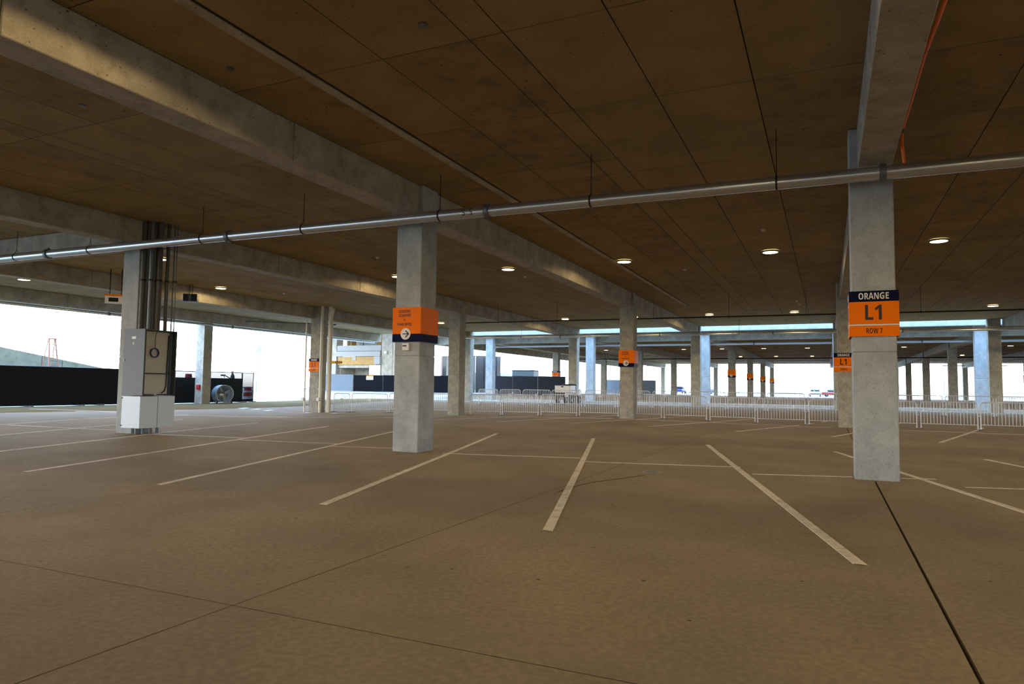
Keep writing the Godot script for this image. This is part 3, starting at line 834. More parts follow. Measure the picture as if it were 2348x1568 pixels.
# ---- cabinet column and standpipes
func build_electrics() -> void:
	var cx := CX - 2 * SX + CS / 2.0 + 0.01    # right face of the cabinet column
	var y0 := F(cx, Z0)
	var c := thing("electrical_cabinet", "tall grey electrical cabinet standing open on the left column", "cabinet", Vector3(cx, y0, Z0))
	var hi := 2.82
	var lo := 1.04
	var d := 0.72
	var zf := 0.33
	var zb := -0.72
	block("side_panel", Vector3(0, lo, zf), Vector3(d, hi, zf - 0.02), M.cabinet, c)
	obj("front_panel", box(S(), Vector3(d / 2.0 + 0.05, (lo + hi) / 2.0, zf + 0.012), Vector3(d + 0.1, hi - lo, 0.02), 0.005), M.cabinet, c)
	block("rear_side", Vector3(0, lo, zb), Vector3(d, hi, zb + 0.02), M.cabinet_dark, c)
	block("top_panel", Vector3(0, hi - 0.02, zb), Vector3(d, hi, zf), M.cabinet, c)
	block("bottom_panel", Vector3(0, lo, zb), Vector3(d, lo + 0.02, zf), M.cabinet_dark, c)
	block("back_plate", Vector3(0.50, lo + 0.04, zb + 0.1), Vector3(0.53, hi - 0.04, zf - 0.1), M.cream, c)
	block("shelf", Vector3(0.5, 1.62, zb + 0.03), Vector3(0.68, 1.65, zf - 0.05), M.black, c)
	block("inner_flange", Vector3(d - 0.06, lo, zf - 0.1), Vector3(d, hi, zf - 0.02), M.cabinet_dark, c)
	obj("cable_coil", ring(S(), Vector3(0.57, 2.2, -0.15), Vector3.RIGHT, 0.11, 0.135, 0.04, 20), M.blue, c)
	obj("cable", tube(S(), [Vector3(0.56, 2.78, -0.2), Vector3(0.56, 2.66, -0.17), Vector3(0.57, 2.5, -0.16), Vector3(0.57, 2.32, -0.15)], 0.007, 6), M.rubber, c)
	obj("cable", tube(S(), [Vector3(0.56, 1.1, -0.42), Vector3(0.57, 1.16, -0.5), Vector3(0.56, 1.3, -0.56), Vector3(0.56, 2.7, -0.58)], 0.014, 6), M.rubber, c)
	block("sticker", Vector3(0.32, 2.55, zf + 0.022), Vector3(0.47, 2.62, zf + 0.026), M.white, c)
	block("sticker", Vector3(0.35, 2.4, zf + 0.022), Vector3(0.42, 2.47, zf + 0.026), M.cream, c)
	block("latch", Vector3(0.04, 1.95, zf + 0.022), Vector3(0.07, 2.02, zf + 0.035), M.galv_dull, c)
	var w := thing("wrap_enclosure", "white metal enclosure under the open cabinet on the left column", "cabinet", Vector3(cx, y0, Z0))
	obj("body", box(S(), Vector3(0.36, 0.6, -0.2), Vector3(0.72, 0.85, 1.06), 0.006), M.bluewhite, w)
	obj("seam_strip", box(S(), Vector3(0.722, 0.6, -0.2), Vector3(0.006, 0.85, 0.012)), M.galv_dull, w)
	for y in [0.24, 0.97]: obj("corner_clip", box(S(), Vector3(0.02, y, 0.33), Vector3(0.06, 0.03, 0.02), 0.004), M.black, w)
	for z in [0.1, -0.1, -0.3, -0.5]: obj("stub_conduit", bar(S(), Vector3(0.3 + 0.1 * absf(z), 0.0, z), Vector3(0.3 + 0.1 * absf(z), 0.2, z), 0.04, 10), M.galv_dull, w)
	var cols := [[0.10, -0.05, 0.07], [0.32, -0.12, 0.055], [0.42, -0.3, 0.075], [0.22, -0.42, 0.075], [0.46, -0.52, 0.05], [0.12, -0.56, 0.05], [0.60, -0.6, 0.018], [0.66, -0.64, 0.016]]
	var word := ["thick dark", "slim", "thick grey", "second thick grey", "medium", "rear", "very thin", "outermost thin"]
	for i in cols.size():
		var q: Array = cols[i]
		var k := thing("conduit_riser", "%s vertical conduit rising from the cabinet to the ceiling" % word[i], "conduit", Vector3(cx + q[0], y0 + hi, Z0 + q[1]), 0.0, "conduit risers")
		var len: float = HC - y0 - hi
		obj("riser", bar(S(), Vector3.ZERO, Vector3(0, len, 0), q[2], 14), M.galv_dull if i % 2 else M.riser, k)
		obj("clamp", bar(S(), Vector3(0, len * 0.45, 0), Vector3(0, len * 0.45 + 0.05, 0), q[2] + 0.012, 14), M.dark_metal, k)
	# standpipes
	var sx := CX - 3 * SX
	var sp := [[sx - 0.46, 0.2, 0.045, "slim white standpipe left of the pale L1 sign column"], [sx + 0.58, 0.12, 0.085, "white standpipe just right of the pale L1 sign column"], [sx + 0.93, -0.2, 0.13, "thick cream drain pipe right of the standpipe"]]
	for i in 3:
		var q: Array = sp[i]
		var z: float = Z1 + q[1]
		var k := thing("standpipe", q[3], "pipe", Vector3(q[0], F(q[0], z), z), 0.0, "standpipes")
		var ln: float = (HB if i == 0 else HC) - k.position.y
		obj("pipe_length", bar(S(), Vector3.ZERO, Vector3(0, ln, 0), q[2], 18), M.pvc, k)
		if i < 2:
			obj("valve", bar(S(), Vector3(0, 0.75, 0), Vector3(0, 0.75, 0.2), 0.1, 16), M.white, k)
			for y in [1.3, 4.5]: obj("clip", bar(S(), Vector3(0, y, 0), Vector3(0, y + 0.06, 0), q[2] + 0.035, 14), M.white, k)
		else:
			obj("elbow", bar(S(), Vector3(0, ln - 0.5, 0), Vector3(0.12, ln - 0.1, 0), q[2] * 1.05, 14), M.pvc, k)
			obj("elbow_collar", bar(S(), Vector3(0, ln - 0.6, 0), Vector3(0, ln - 0.48, 0), q[2] * 1.15, 14), M.pvc, k)
	var yb := thing("striped_bar", "yellow bar with black chevrons beside the cream drain pipe", "bar", Vector3(sx + 1.06, 2.72, Z1 - 0.2))
	obj("tube_body", bar(S(), Vector3.ZERO, Vector3(0.72, 0, 0), 0.07, 16), M.yellow, yb)
	for i in 3: obj("chevron", bar(S(), Vector3(0.34 + i * 0.13, 0, 0), Vector3(0.39 + i * 0.13, 0, 0), 0.073, 16), M.black, yb)
	# red alarm box on column
	var ab := thing("alarm_box", "small red alarm box on the column beside the drum fan", "alarm", Vector3(CX - 4 * SX + 0.05, 1.05, Z1))
	obj("case", box(S(), Vector3(0, 0.14, 0.06), Vector3(0.26, 0.3, 0.12), 0.015), M.red, ab)
	obj("door", box(S(), Vector3(0, 0.14, 0.122), Vector3(0.2, 0.22, 0.01), 0.003), M.red, ab)
	obj("handle", box(S(), Vector3(0.07, 0.14, 0.13), Vector3(0.02, 0.06, 0.012), 0.003), M.white, ab)

# ---- fences
func fence_panel(called: String, label: String, a: Vector3, b: Vector3, h: float, cover: float, m: Material, group: String, sheer := false) -> void:
	var t := thing(called, label, "fence", a, 0.0, group)
	var d := b - a
	var n := d.normalized()
	var s := n.cross(Vector3.UP)
	var B := Basis(n, Vector3.UP, -s)
	var L := d.length()
	for k in [0.03, L - 0.03]: obj("post", bar(S(), n * k, n * k + Vector3(0, h, 0), 0.022, 8), M.dark_metal, t)
	for y in [0.12, h * 0.5, h]: obj("rail", bar(S(), n * 0.005 + Vector3(0, y, 0), d - n * 0.005 + Vector3(0, y, 0), 0.024, 8), M.dark_metal, t)
	obj("windscreen", box(S(), d / 2.0 + Vector3(0, cover / 2.0 + 0.01, 0) + s * 0.026, Vector3(L, cover - 0.02, 0.006), 0.0, B), m, t)
	if sheer: obj("sheer_mesh", box(S(), d / 2.0 + Vector3(0, (cover + h) / 2.0, 0) + s * 0.026, Vector3(L, h - cover, 0.006), 0.0, B), M.sheer, t)
	for k in [0.1, L - 0.1]: obj("stand", box(S(), n * k + Vector3(0, 0.03, 0), Vector3(0.08, 0.05, 0.7), 0.01, B), M.galv_dull, t)

func build_fences() -> void:
	var zs := [-12.6, -15.6, -18.6, -21.45, -24.1, -25.2, -28.3]
	var nm := ["outside the left edge", "at the very left edge", "left of the dark overlap", "right of the dark overlap, under the ladder", "right of the ladder", "touching the cabinet column"]
	for i in zs.size() - 1:
		var a := Vector3(-36.75, F(-36.75, zs[i]) , zs[i])
		var b := Vector3(-36.75, F(-36.75, zs[i + 1]), zs[i + 1] + 0.002)
		fence_panel("screen_fence", "black screened fence panel " + nm[i], a, b, 2.02, 2.02, M.screen, "black fence along the left edge")
	fence_panel("screen_fence", "black fence panel between the cabinet column and the alarm column", Vector3(-36.75, 0.16, -28.31), Vector3(-36.75, 0.16, -31.8), 2.02, 1.62, M.screen, "black fence along the left edge", true)
	fence_panel("screen_fence", "half transparent black fence panel behind the drum fan", Vector3(-36.75, 0.16, -31.82), Vector3(-36.75, 0.17, -35.45), 2.02, 1.62, M.screen, "black fence along the left edge", true)
	fence_panel("screen_fence", "black fence panel ending at the bright opening", Vector3(-36.75, 0.17, -35.46), Vector3(-36.75, 0.18, -36.5), 2.02, 0.2, M.screen, "black fence along the left edge", true)
	# fences across the plaza
	var y := 0.72
	fence_panel("blue_fence", "blue grey screened fence left of the black one behind the barriers", Vector3(-57.5, y, -66.5), Vector3(-52.4, y, -68.0), 2.0, 2.0, M.bluescreen, "fences across the plaza")
	var px := [-52.3, -48.0, -43.5, -39.0]
	for i in 3: fence_panel("plaza_fence", "black fence across the plaza, " + ["with the notice board", "behind the elevators sign column", "right of the elevators sign column"][i], Vector3(px[i], y - 0.03, -68.0), Vector3(px[i + 1] - 0.03, y - 0.05, -68.0), 1.95, 1.95, M.opaque_screen, "fences across the plaza")
	var qx := [-34.5, -31.5, -28.5, -25.3]
	for i in 3: fence_panel("navy_fence", "dark navy fence seen under the far garage, " + ["left panel", "middle panel", "right panel"][i], Vector3(qx[i], 0.55, -69.0), Vector3(qx[i + 1] - 0.03, 0.5, -69.0), 2.1, 2.1, M.navyscreen, "navy fence beyond the gap")
	fence_panel("blue_screen", "bright blue screened fence deep behind the barriers", Vector3(-33.0, 0.6, -108.0), Vector3(-28.4, 0.6, -108.0), 2.2, 2.2, M.bluescreen, "blue fences far behind")
	fence_panel("blue_screen", "second blue fence left of the middle column", Vector3(-27.5, 0.6, -110.0), Vector3(-25.0, 0.6, -110.0), 2.2, 2.2, M.bluescreen, "blue fences far behind")
	var nb := thing("notice_board", "small white notice with an orange top on the black fence", "sign", Vector3(-49.9, 2.1, -67.93))
	obj("board", box(S(), Vector3(0, 0.25, 0), Vector3(1.0, 0.5, 0.02), 0.004), M.white, nb)
	obj("header", box(S(), Vector3(0, 0.44, 0.012), Vector3(0.98, 0.12, 0.006)), M.orange, nb)
	for i in 4: obj("print_block", box(S(), Vector3(-0.33 + i * 0.22, 0.2, 0.012), Vector3(0.14, 0.16, 0.006)), M.cabinet, nb)

# ---- lobby building beyond the plaza
func build_far_building() -> void:
	var t := thing("lobby_building", "unfinished concrete lobby with tan panel and white beams behind the fences", "building", Vector3(-57, 0.7, -75))
	var B := func(called: String, x0: float, x1: float, y0: float, y1: float, z0: float, z1: float, m: Material) -> MeshInstance3D:
		return block(called, Vector3(x0 + 57.0, y0 - 0.7, z0 + 75.0), Vector3(x1 + 57.0, y1 - 0.7, z1 + 75.0), m, t, 0.01)
	B.call("white_post", -63.0, -62.35, 0.7, 8.68, -74.9, -75.5, M.dull_white)
	B.call("pillar", -62.3, -60.7, 0.7, 8.68, -75.0, -76.4, M.beam)
	B.call("inner_pillar", -60.6, -59.7, 6.6, 8.68, -77.0, -78.0, M.timber)
	B.call("back_wall", -59.6, -56.6, 6.4, 8.68, -78.5, -78.7, M.dull_white)
	B.call("back_boarding", -56.5, -53.4, 6.4, 8.68, -78.4, -78.6, M.timber)
	B.call("upper_beam", -60.6, -53.4, 6.0, 6.75, -75.0, -75.8, M.dull_white)
	B.call("lower_beam", -60.6, -53.4, 5.28, 5.95, -74.8, -75.6, M.dull_white)
	B.call("tan_panel", -60.55, -54.2, 4.15, 5.25, -75.1, -75.3, M.timber)
	B.call("white_panel", -62.2, -60.6, 2.2, 4.5, -74.8, -74.98, M.dull_white)
	B.call("white_box", -54.2, -53.3, 4.2, 5.25, -74.6, -75.2, M.dull_white)
	B.call("side_panel", -55.2, -53.4, 0.7, 4.12, -74.95, -75.05, M.cream)
	B.call("recess_lintel", -60.5, -55.3, 3.75, 4.12, -75.3, -75.6, M.beam)
	B.call("recess_ceiling", -60.6, -53.4, 4.14, 4.3, -75.62, -78.95, M.beam)
	B.call("recess_side", -60.6, -60.45, 0.7, 4.12, -75.62, -78.95, M.beam)
	B.call("recess_side", -55.3, -55.2, 0.7, 4.12, -75.62, -78.95, M.beam)
	B.call("concrete_wall", -53.3, -51.6, 0.7, 8.6, -75.0, -75.5, M.beam)
	B.call("concrete_wall", -51.55, -48.6, 0.7, 8.6, -75.0, -75.5, M.beam)
	B.call("upper_back", -60.6, -48.6, 0.7, 8.68, -79.0, -79.3, M.beam)
	B.call("ceiling_brace", -58.6, -55.4, 8.0, 8.15, -75.2, -75.35, M.yellow)
	B.call("hanging_chain", -58.9, -58.8, 6.7, 8.4, -75.2, -75.3, M.black)
	B.call("hanging_chain", -56.5, -56.4, 6.2, 8.6, -75.2, -75.3, M.black)
	B.call("notice", -58.1, -57.5, 4.75, 5.2, -75.06, -75.1, M.dull_white)
	var wl := thing("wall_lamp", "small pale flood lamp on the concrete lobby wall", "lamp", Vector3(-52.6, 5.6, -74.98))
	obj("bracket", box(S(), Vector3(-0.2, 0.15, 0.05), Vector3(0.12, 0.3, 0.1), 0.01), M.timber, wl)
	obj("head", box(S(), Vector3(0.05, 0.15, 0.16), Vector3(0.45, 0.38, 0.2), 0.04), M.cream, wl)
	# curved metallic wall
	var dr := thing("curved_metal_wall", "tall dark shiny curved metal wall left of the bright columns", "wall", Vector3(-42.0, 0.7, -79.0))
	for i in 12:
		var u := PI * (0.0 + i / 12.0)
		var v := PI * (0.0 + (i + 0.96) / 12.0)
		var st := S()
		var p1 := Vector3(cos(u) * 4.2, 0, sin(u) * 3.4)
		var p2 := Vector3(cos(v) * 4.2, 0, sin(v) * 3.4)
		quad(st, p1, p2, p2 + Vector3(0, 4.6, 0), p1 + Vector3(0, 4.6, 0), Vector3(0, 2, 0))
		quad(st, p1 * 0.97, p2 * 0.97, p2 * 0.97 + Vector3(0, 4.6, 0), p1 * 0.97 + Vector3(0, 4.6, 0), Vector3(0, 2, 9))
		obj("metal_sheet", st, M.drum, dr)

# ---- fan, ladder, hanging signs, vehicles ...
func build_small_things() -> void:
	# drum fan
	var f := thing("drum_fan", "large silver drum fan on wheels before the black fence", "fan", Vector3(-35.6, F(-35.6, -32.7), -32.75), 1.2)
	var ax := Vector3(0, 0, 1)
	var ce := Vector3(0, 0.62, 0)
	obj("drum", ring(S(), ce, ax, 0.535, 0.55, 0.72, 36), M.fan, f)
	for s in [-1.0, 1.0]:
		obj("rim", ring(S(), ce + ax * s * 0.36, ax, 0.53, 0.575, 0.03, 36), M.fan, f)
		var g := S()
		for r in [0.12, 0.2, 0.28, 0.36, 0.44, 0.5]: ring(g, ce + ax * s * 0.37, ax, r - 0.004, r + 0.004, 0.008, 28)
		for k in 8:
			var u := TAU * k / 8.0
			bar(g, ce + ax * s * 0.37, ce + ax * s * 0.37 + Vector3(cos(u), sin(u), 0) * 0.54, 0.005, 5)
		obj("guard", g, M.fan, f)
	for k in 4:
		var u := TAU * k / 4.0 + 0.4
		var bs := Basis(Vector3.BACK, u) * Basis(Vector3.RIGHT, 0.5)
		obj("blade", box(S(), ce + Basis(Vector3.BACK, u) * Vector3(0.29, 0, 0.05), Vector3(0.42, 0.2, 0.012), 0.004, bs), M.fan, f)
	obj("motor", bar(S(), ce - ax * 0.25, ce + ax * 0.1, 0.12, 18), M.dark_metal, f)
	obj("rating_plate", box(S(), ce + Vector3(-0.2, -0.05, 0.385), Vector3(0.24, 0.13, 0.006)), M.cream, f)
	for s in [-1.0, 1.0]:
		obj("cradle", tube(S(), [Vector3(s * 0.42, 0.28, -0.3), Vector3(s * 0.4, 0.06, -0.3), Vector3(s * 0.4, 0.06, 0.3), Vector3(s * 0.42, 0.28, 0.3)], 0.018, 8), M.fan, f)
		var w := obj("wheel", bar(S(), Vector3(s * 0.44, 0.09, 0.3), Vector3(s * 0.5, 0.09, 0.3), 0.09, 18), M.rubber, f)
		obj("hub", bar(S(), Vector3(s * 0.438, 0.09, 0.3), Vector3(s * 0.508, 0.09, 0.3), 0.055, 14), M.white, w)
	# step ladder outside
	var l := thing("step_ladder", "tall orange step ladder standing behind the black fence", "ladder", Vector3(-39.8, F(-39.8, -24.6), -24.4))
	var H := 3.65
	for s in [-1.0, 1.0]:
		obj("front_rail", bar(S(), Vector3(0.55, 0, s * 0.36), Vector3(0.0, H, s * 0.17), 0.045, 6), M.fibre, l)
		obj("rear_leg", bar(S(), Vector3(-0.75, 0, s * 0.4), Vector3(-0.06, H, s * 0.17), 0.026, 6), M.fibre, l)
	for k in range(1, 12):
		var u := k / 12.0
		obj("step", box(S(), Vector3(lerpf(0.55, 0.0, u), H * u, 0), Vector3(0.09, 0.03, lerpf(0.72, 0.34, u)), 0.005), M.cabinet, l)
	obj("top_cap", box(S(), Vector3(-0.03, H + 0.03, 0), Vector3(0.2, 0.06, 0.44), 0.01), M.fibre, l)
	# hanging devices
	var hs := thing("hanging_sign", "white hanging sign with an orange cap left of the cabinet column", "sign", Vector3(-25.55, 4.53, -18.0), 0.75)
	obj("box_body", box(S(), Vector3(0, 0.15, 0), Vector3(0.7, 0.3, 0.14), 0.01), M.white, hs)
	obj("cap", box(S(), Vector3(0, 0.335, 0), Vector3(0.76, 0.07, 0.18), 0.01), M.orange, hs)
	obj("display", box(S(), Vector3(-0.05, 0.15, 0.072), Vector3(0.34, 0.16, 0.006)), M.black, hs)
	for s in [-0.2, 0.2]: obj("rod", bar(S(), Vector3(s, 0.37, 0), Vector3(s, HC - 4.53, 0), 0.018, 8), M.dark_metal, hs)
	var hd := thing("hanging_unit", "black box hanging by rods from the ceiling right of the cabinet column", "sign", Vector3(-26.1, 5.11, -22.0), 0.6)
	obj("case", box(S(), Vector3(0, 0.17, 0), Vector3(0.6, 0.34, 0.32), 0.02), M.black, hd)
	obj("front_frame", box(S(), Vector3(0, 0.17, 0.165), Vector3(0.12, 0.34, 0.02), 0.004), M.cabinet, hd)
	for s in [-0.06, 0.06]: obj("rod", bar(S(), Vector3(s, 0.34, 0), Vector3(s, HC - 5.11, 0), 0.014, 6), M.dark_metal, hd)
	# ceiling discs and sensors
	var dn := ["top centre", "upper left of centre", "beside the far left"]
	var k := 0
	for p in [Vector3(-4.48, HC, -7.0), Vector3(-7.64, HC, -6.93), Vector3(-10.9, HC, -6.95)]:
		var o := thing("ceiling_plate", "small round grey cover plate on the ceiling, " + dn[k], "cover plate", p, 0.0, "round ceiling plates")
		
		obj("plate", bar(S(), Vector3(0, -0.012, 0), Vector3(0, 0.002, 0), 0.062, 20), M.galv_dull, o)
		obj("screw", bar(S(), Vector3(0.03, -0.016, 0), Vector3(0.03, -0.01, 0), 0.008, 6), M.dark_metal, o)
		k += 1
	var sn := ["above the second lamp from right", "above and between two middle lamps", "near the standpipe column", "above the big elevators sign", "right of the elevators sign lamp", "beside the far lamp in the middle", "right of the far middle lamp", "right of the ROW 7 sign", "close to the ROW 7 sign"]
	k = 0
	for p in [Vector2(-1.55, -20.0), Vector2(-4.76, -25.7), Vector2(-24.2, -25.8), Vector2(-14.2, -19.6), Vector2(-11.0, -25.2), Vector2(-1.3, -36.8), Vector2(-1.24, -38.2), Vector2(4.84, -43.3), Vector2(4.0, -44.4)]:
		var o := thing("ceiling_sensor", "tiny white ceiling sensor " + sn[k], "sensor", Vector3(p.x, HC, p.y), 0.0, "ceiling sensors")
		obj("dome", bar(S(), Vector3(0, -0.05, 0), Vector3(0, 0.002, 0), 0.05, 14, 0.075), M.white, o)
		k += 1
	# utility cart behind far barriers
	var c := thing("utility_cart", "white utility cart bed behind the farther barriers", "cart", Vector3(-17.35, F(-17.3, -46.5), -46.6))
	obj("tailgate", box(S(), Vector3(0, 1.08, 0.0), Vector3(1.15, 0.5, 0.05), 0.02), M.white, c)
	for s in [-1.0, 1.0]: obj("bed_side", box(S(), Vector3(s * 0.56, 1.08, -0.62), Vector3(0.05, 0.5, 1.2), 0.015), M.white, c)
	obj("bed_floor", box(S(), Vector3(0, 0.84, -0.62), Vector3(1.1, 0.05, 1.2), 0.01), M.cabinet, c)
	obj("top_rim", box(S(), Vector3(0, 1.345, 0), Vector3(1.2, 0.04, 0.08), 0.01), M.black, c)
	obj("badge", box(S(), Vector3(0, 1.24, 0.03), Vector3(0.2, 0.07, 0.012), 0.004), M.black, c)
	obj("bumper", box(S(), Vector3(0, 0.62, 0.02), Vector3(1.1, 0.14, 0.1), 0.02), M.black, c)
	obj("seat_back", box(S(), Vector3(0, 1.2, -1.5), Vector3(1.05, 0.5, 0.12), 0.03), M.black, c)
	obj("chassis", box(S(), Vector3(0, 0.55, -1.2), Vector3(0.9, 0.16, 2.3), 0.02), M.dark_metal, c)
	obj("hood", box(S(), Vector3(0, 0.85, -2.3), Vector3(1.1, 0.55, 0.6), 0.08), M.white, c)
	for s in [-1.0, 1.0]:
		for z in [-0.45, -2.1]:
			var wh := obj("wheel", bar(S(), Vector3(s * 0.42, 0.28, z), Vector3(s * 0.6, 0.28, z), 0.28, 20), M.rubber, c)
			obj("hub", bar(S(), Vector3(s * 0.41, 0.28, z), Vector3(s * 0.61, 0.28, z), 0.12, 14), M.white, wh)
	# cones
	k = 0
	for p in [Vector2(-19.9, -62.0), Vector2(-18.0, -64.0)]:
		var o := thing("traffic_cone", "red and white traffic cone behind the barriers, " + ["left one", "right one"][k], "cone", Vector3(p.x, F(p.x, p.y), p.y), 0.0, "traffic cones")
		obj("base", box(S(), Vector3(0, 0.02, 0), Vector3(0.36, 0.04, 0.36), 0.01), M.black, o)
		obj("body", bar(S(), Vector3(0, 0.04, 0), Vector3(0, 0.72, 0), 0.14, 16, 0.03), M.red, o)
		obj("collar", bar(S(), Vector3(0, 0.36, 0), Vector3(0, 0.54, 0), 0.096, 16, 0.067), M.white, o)
		k += 1
	# red and white barrels behind the see-through fence
	k = 0
	for p in [Vector3(-38.2, 0, -37.35), Vector3(-38.7, 0, -38.0), Vector3(-40.0, 0.9, -33.8), Vector3(-41.0, 0.7, -33.2)]:
		var o := thing("traffic_barrel", "red and white traffic barrel seen through the left fence, " + ["by the fence end", "second by the fence end", "near the alarm column", "left of the alarm column"][k], "barrel", Vector3(p.x, F(p.x, p.z) + p.y, p.z), 0.0, "traffic barrels")
		for q in [[0.0, 0.12, 0.29, 0.29, M.black, "base"], [0.12, 0.34, 0.27, 0.26, M.white, "white_band"], [0.34, 0.62, 0.26, 0.24, M.red, "red_band"], [0.62, 0.75, 0.24, 0.23, M.white, "white_band"], [0.75, 1.0, 0.23, 0.2, M.red, "red_band"]]:
			obj(q[5], bar(S(), Vector3(0, q[0], 0), Vector3(0, q[1], 0), q[2], 18, q[3]), q[4], o)
		if p.y > 0.0:
			obj("stand", box(S(), Vector3(0, -p.y / 2.0, 0), Vector3(0.7, p.y, 0.7), 0.02), M.cabinet, o)
		k += 1
	# grey sign on a pole in the bright left opening
	var gp := thing("street_sign", "pale grey panel on a pole in the bright left opening", "sign", Vector3(-60.0, F(-60, -60.3), -60.0))
	obj("pole", bar(S(), Vector3.ZERO, Vector3(0, 5.2, 0), 0.05, 10), M.galv_dull, gp)
	obj("panel", box(S(), Vector3(0.35, 4.8, 0.06), Vector3(0.85, 1.0, 0.03), 0.01), M.galv_dull, gp)
	# dark green container and far cars
	var dc := thing("green_container", "low dark green container above the navy fence", "container", Vector3(-40.0, 0.7, -92.0))
	obj("body", box(S(), Vector3(0, 1.55, 0), Vector3(3.4, 3.1, 2.0), 0.04), M.cabinet_dark, dc)
	obj("lid", box(S(), Vector3(0, 3.15, 0), Vector3(3.5, 0.12, 2.1), 0.03), M.rubber, dc)
	k = 0
	for p in [[Vector3(-25.5, 0.6, -132.0), M.blue, "blue"], [Vector3(-21.5, 0.6, -134.0), M.cabinet_dark, "dark"], [Vector3(-2.0, 0.4, -135.0), M.white, "white"], [Vector3(1.2, 0.4, -137.0), M.red, "red"]]:
		var o := thing("parked_car", "%s parked car in the bright far opening" % p[2], "car", p[0], PI / 2.0 * (k % 2))
		obj("body", box(S(), Vector3(0, 0.62, 0), Vector3(1.8, 0.62, 4.3), 0.14), p[1], o)
		obj("cabin", box(S(), Vector3(0, 1.14, -0.1), Vector3(1.55, 0.5, 2.3), 0.18), M.dark_metal, o)
		for s in [-1.0, 1.0]:
			for z in [-1.35, 1.35]: obj("wheel", bar(S(), Vector3(s * 0.72, 0.32, z), Vector3(s * 0.92, 0.32, z), 0.32, 18), M.rubber, o)
		k += 1
	# louvre screen and railing at the far end
	var lv := thing("louvre_screen", "white horizontal louvre screen closing a bay at the far right", "screen", Vector3(24.0, 0.3, -126.0))
	for i in 26: obj("slat", box(S(), Vector3(0, 0.4 + i * 0.2, 0), Vector3(15.0, 0.1, 0.03), 0.0, Basis(Vector3.RIGHT, 0.5)), M.white, lv)
	for x in [-7.4, 0.0, 7.4]: obj("mullion", box(S(), Vector3(x, 2.8, -0.1), Vector3(0.1, 5.6, 0.1), 0.01), M.white, lv)
	var rl := thing("far_railing", "pale railing across the bright far opening", "railing", Vector3(-3.0, 0.4, -125.2))
	for y in [0.5, 0.85, 1.2]: obj("rail", bar(S(), Vector3(-20, y, 0), Vector3(16, y, 0), 0.05, 8), M.galv, rl)
	for i in 13: obj("post", bar(S(), Vector3(-20 + i * 3.0, 0, 0), Vector3(-20 + i * 3.0, 1.2, 0), 0.05, 8), M.galv, rl)

# ---- people: one continuous body each
func build_people() -> void:
	var k := 0
	for p in [[Vector3(-39.2, 0, -36.9), 0.45], [Vector3(-39.4, 0, -34.6), 0.3]]:
		var pl := thing("work_platform", "low grey work platform under the worker in the " + ["grey green shirt", "yellow green vest"][k], "platform", Vector3(p[0].x, F(p[0].x, p[0].z), p[0].z))
		obj("deck", box(S(), Vector3(0, p[1] - 0.03, 0), Vector3(1.1, 0.06, 0.8), 0.01), M.galv_dull, pl)
		for sx in [-0.48, 0.48]:
			for sz in [-0.33, 0.33]: obj("leg", bar(S(), Vector3(sx, 0, sz), Vector3(sx, p[1] - 0.06, sz), 0.03, 8), M.galv_dull, pl)
		k += 1
	person("worker in a grey green shirt and pale hat behind the see-through fence", Vector3(-39.2, F(-39.2, -37.0) + 0.45, -36.9), -0.6, Color(0.30, 0.36, 0.33), Color(0.10, 0.11, 0.14), Color(0.82, 0.80, 0.76), true)
	person("worker in a yellow green safety vest behind the half transparent fence", Vector3(-39.4, F(-39.4, -34.4) + 0.3, -34.6), 1.2, Color(0.62, 0.80, 0.12), Color(0.04, 0.04, 0.05), Color(0.05, 0.05, 0.05), false)

func sd_cone(p: Vector3, a: Vector3, b: Vector3, ra: float, rb: float) -> float:
	var ab := b - a
	var t := clampf((p - a).dot(ab) / ab.length_squared(), 0.0, 1.0)
	return p.distance_to(a + ab * t) - lerpf(ra, rb, t)

func smin(a: float, b: float, k: float) -> float:
	var h := clampf(0.5 + 0.5 * (b - a) / k, 0.0, 1.0)
	return lerpf(b, a, h) - k * h * (1.0 - h)

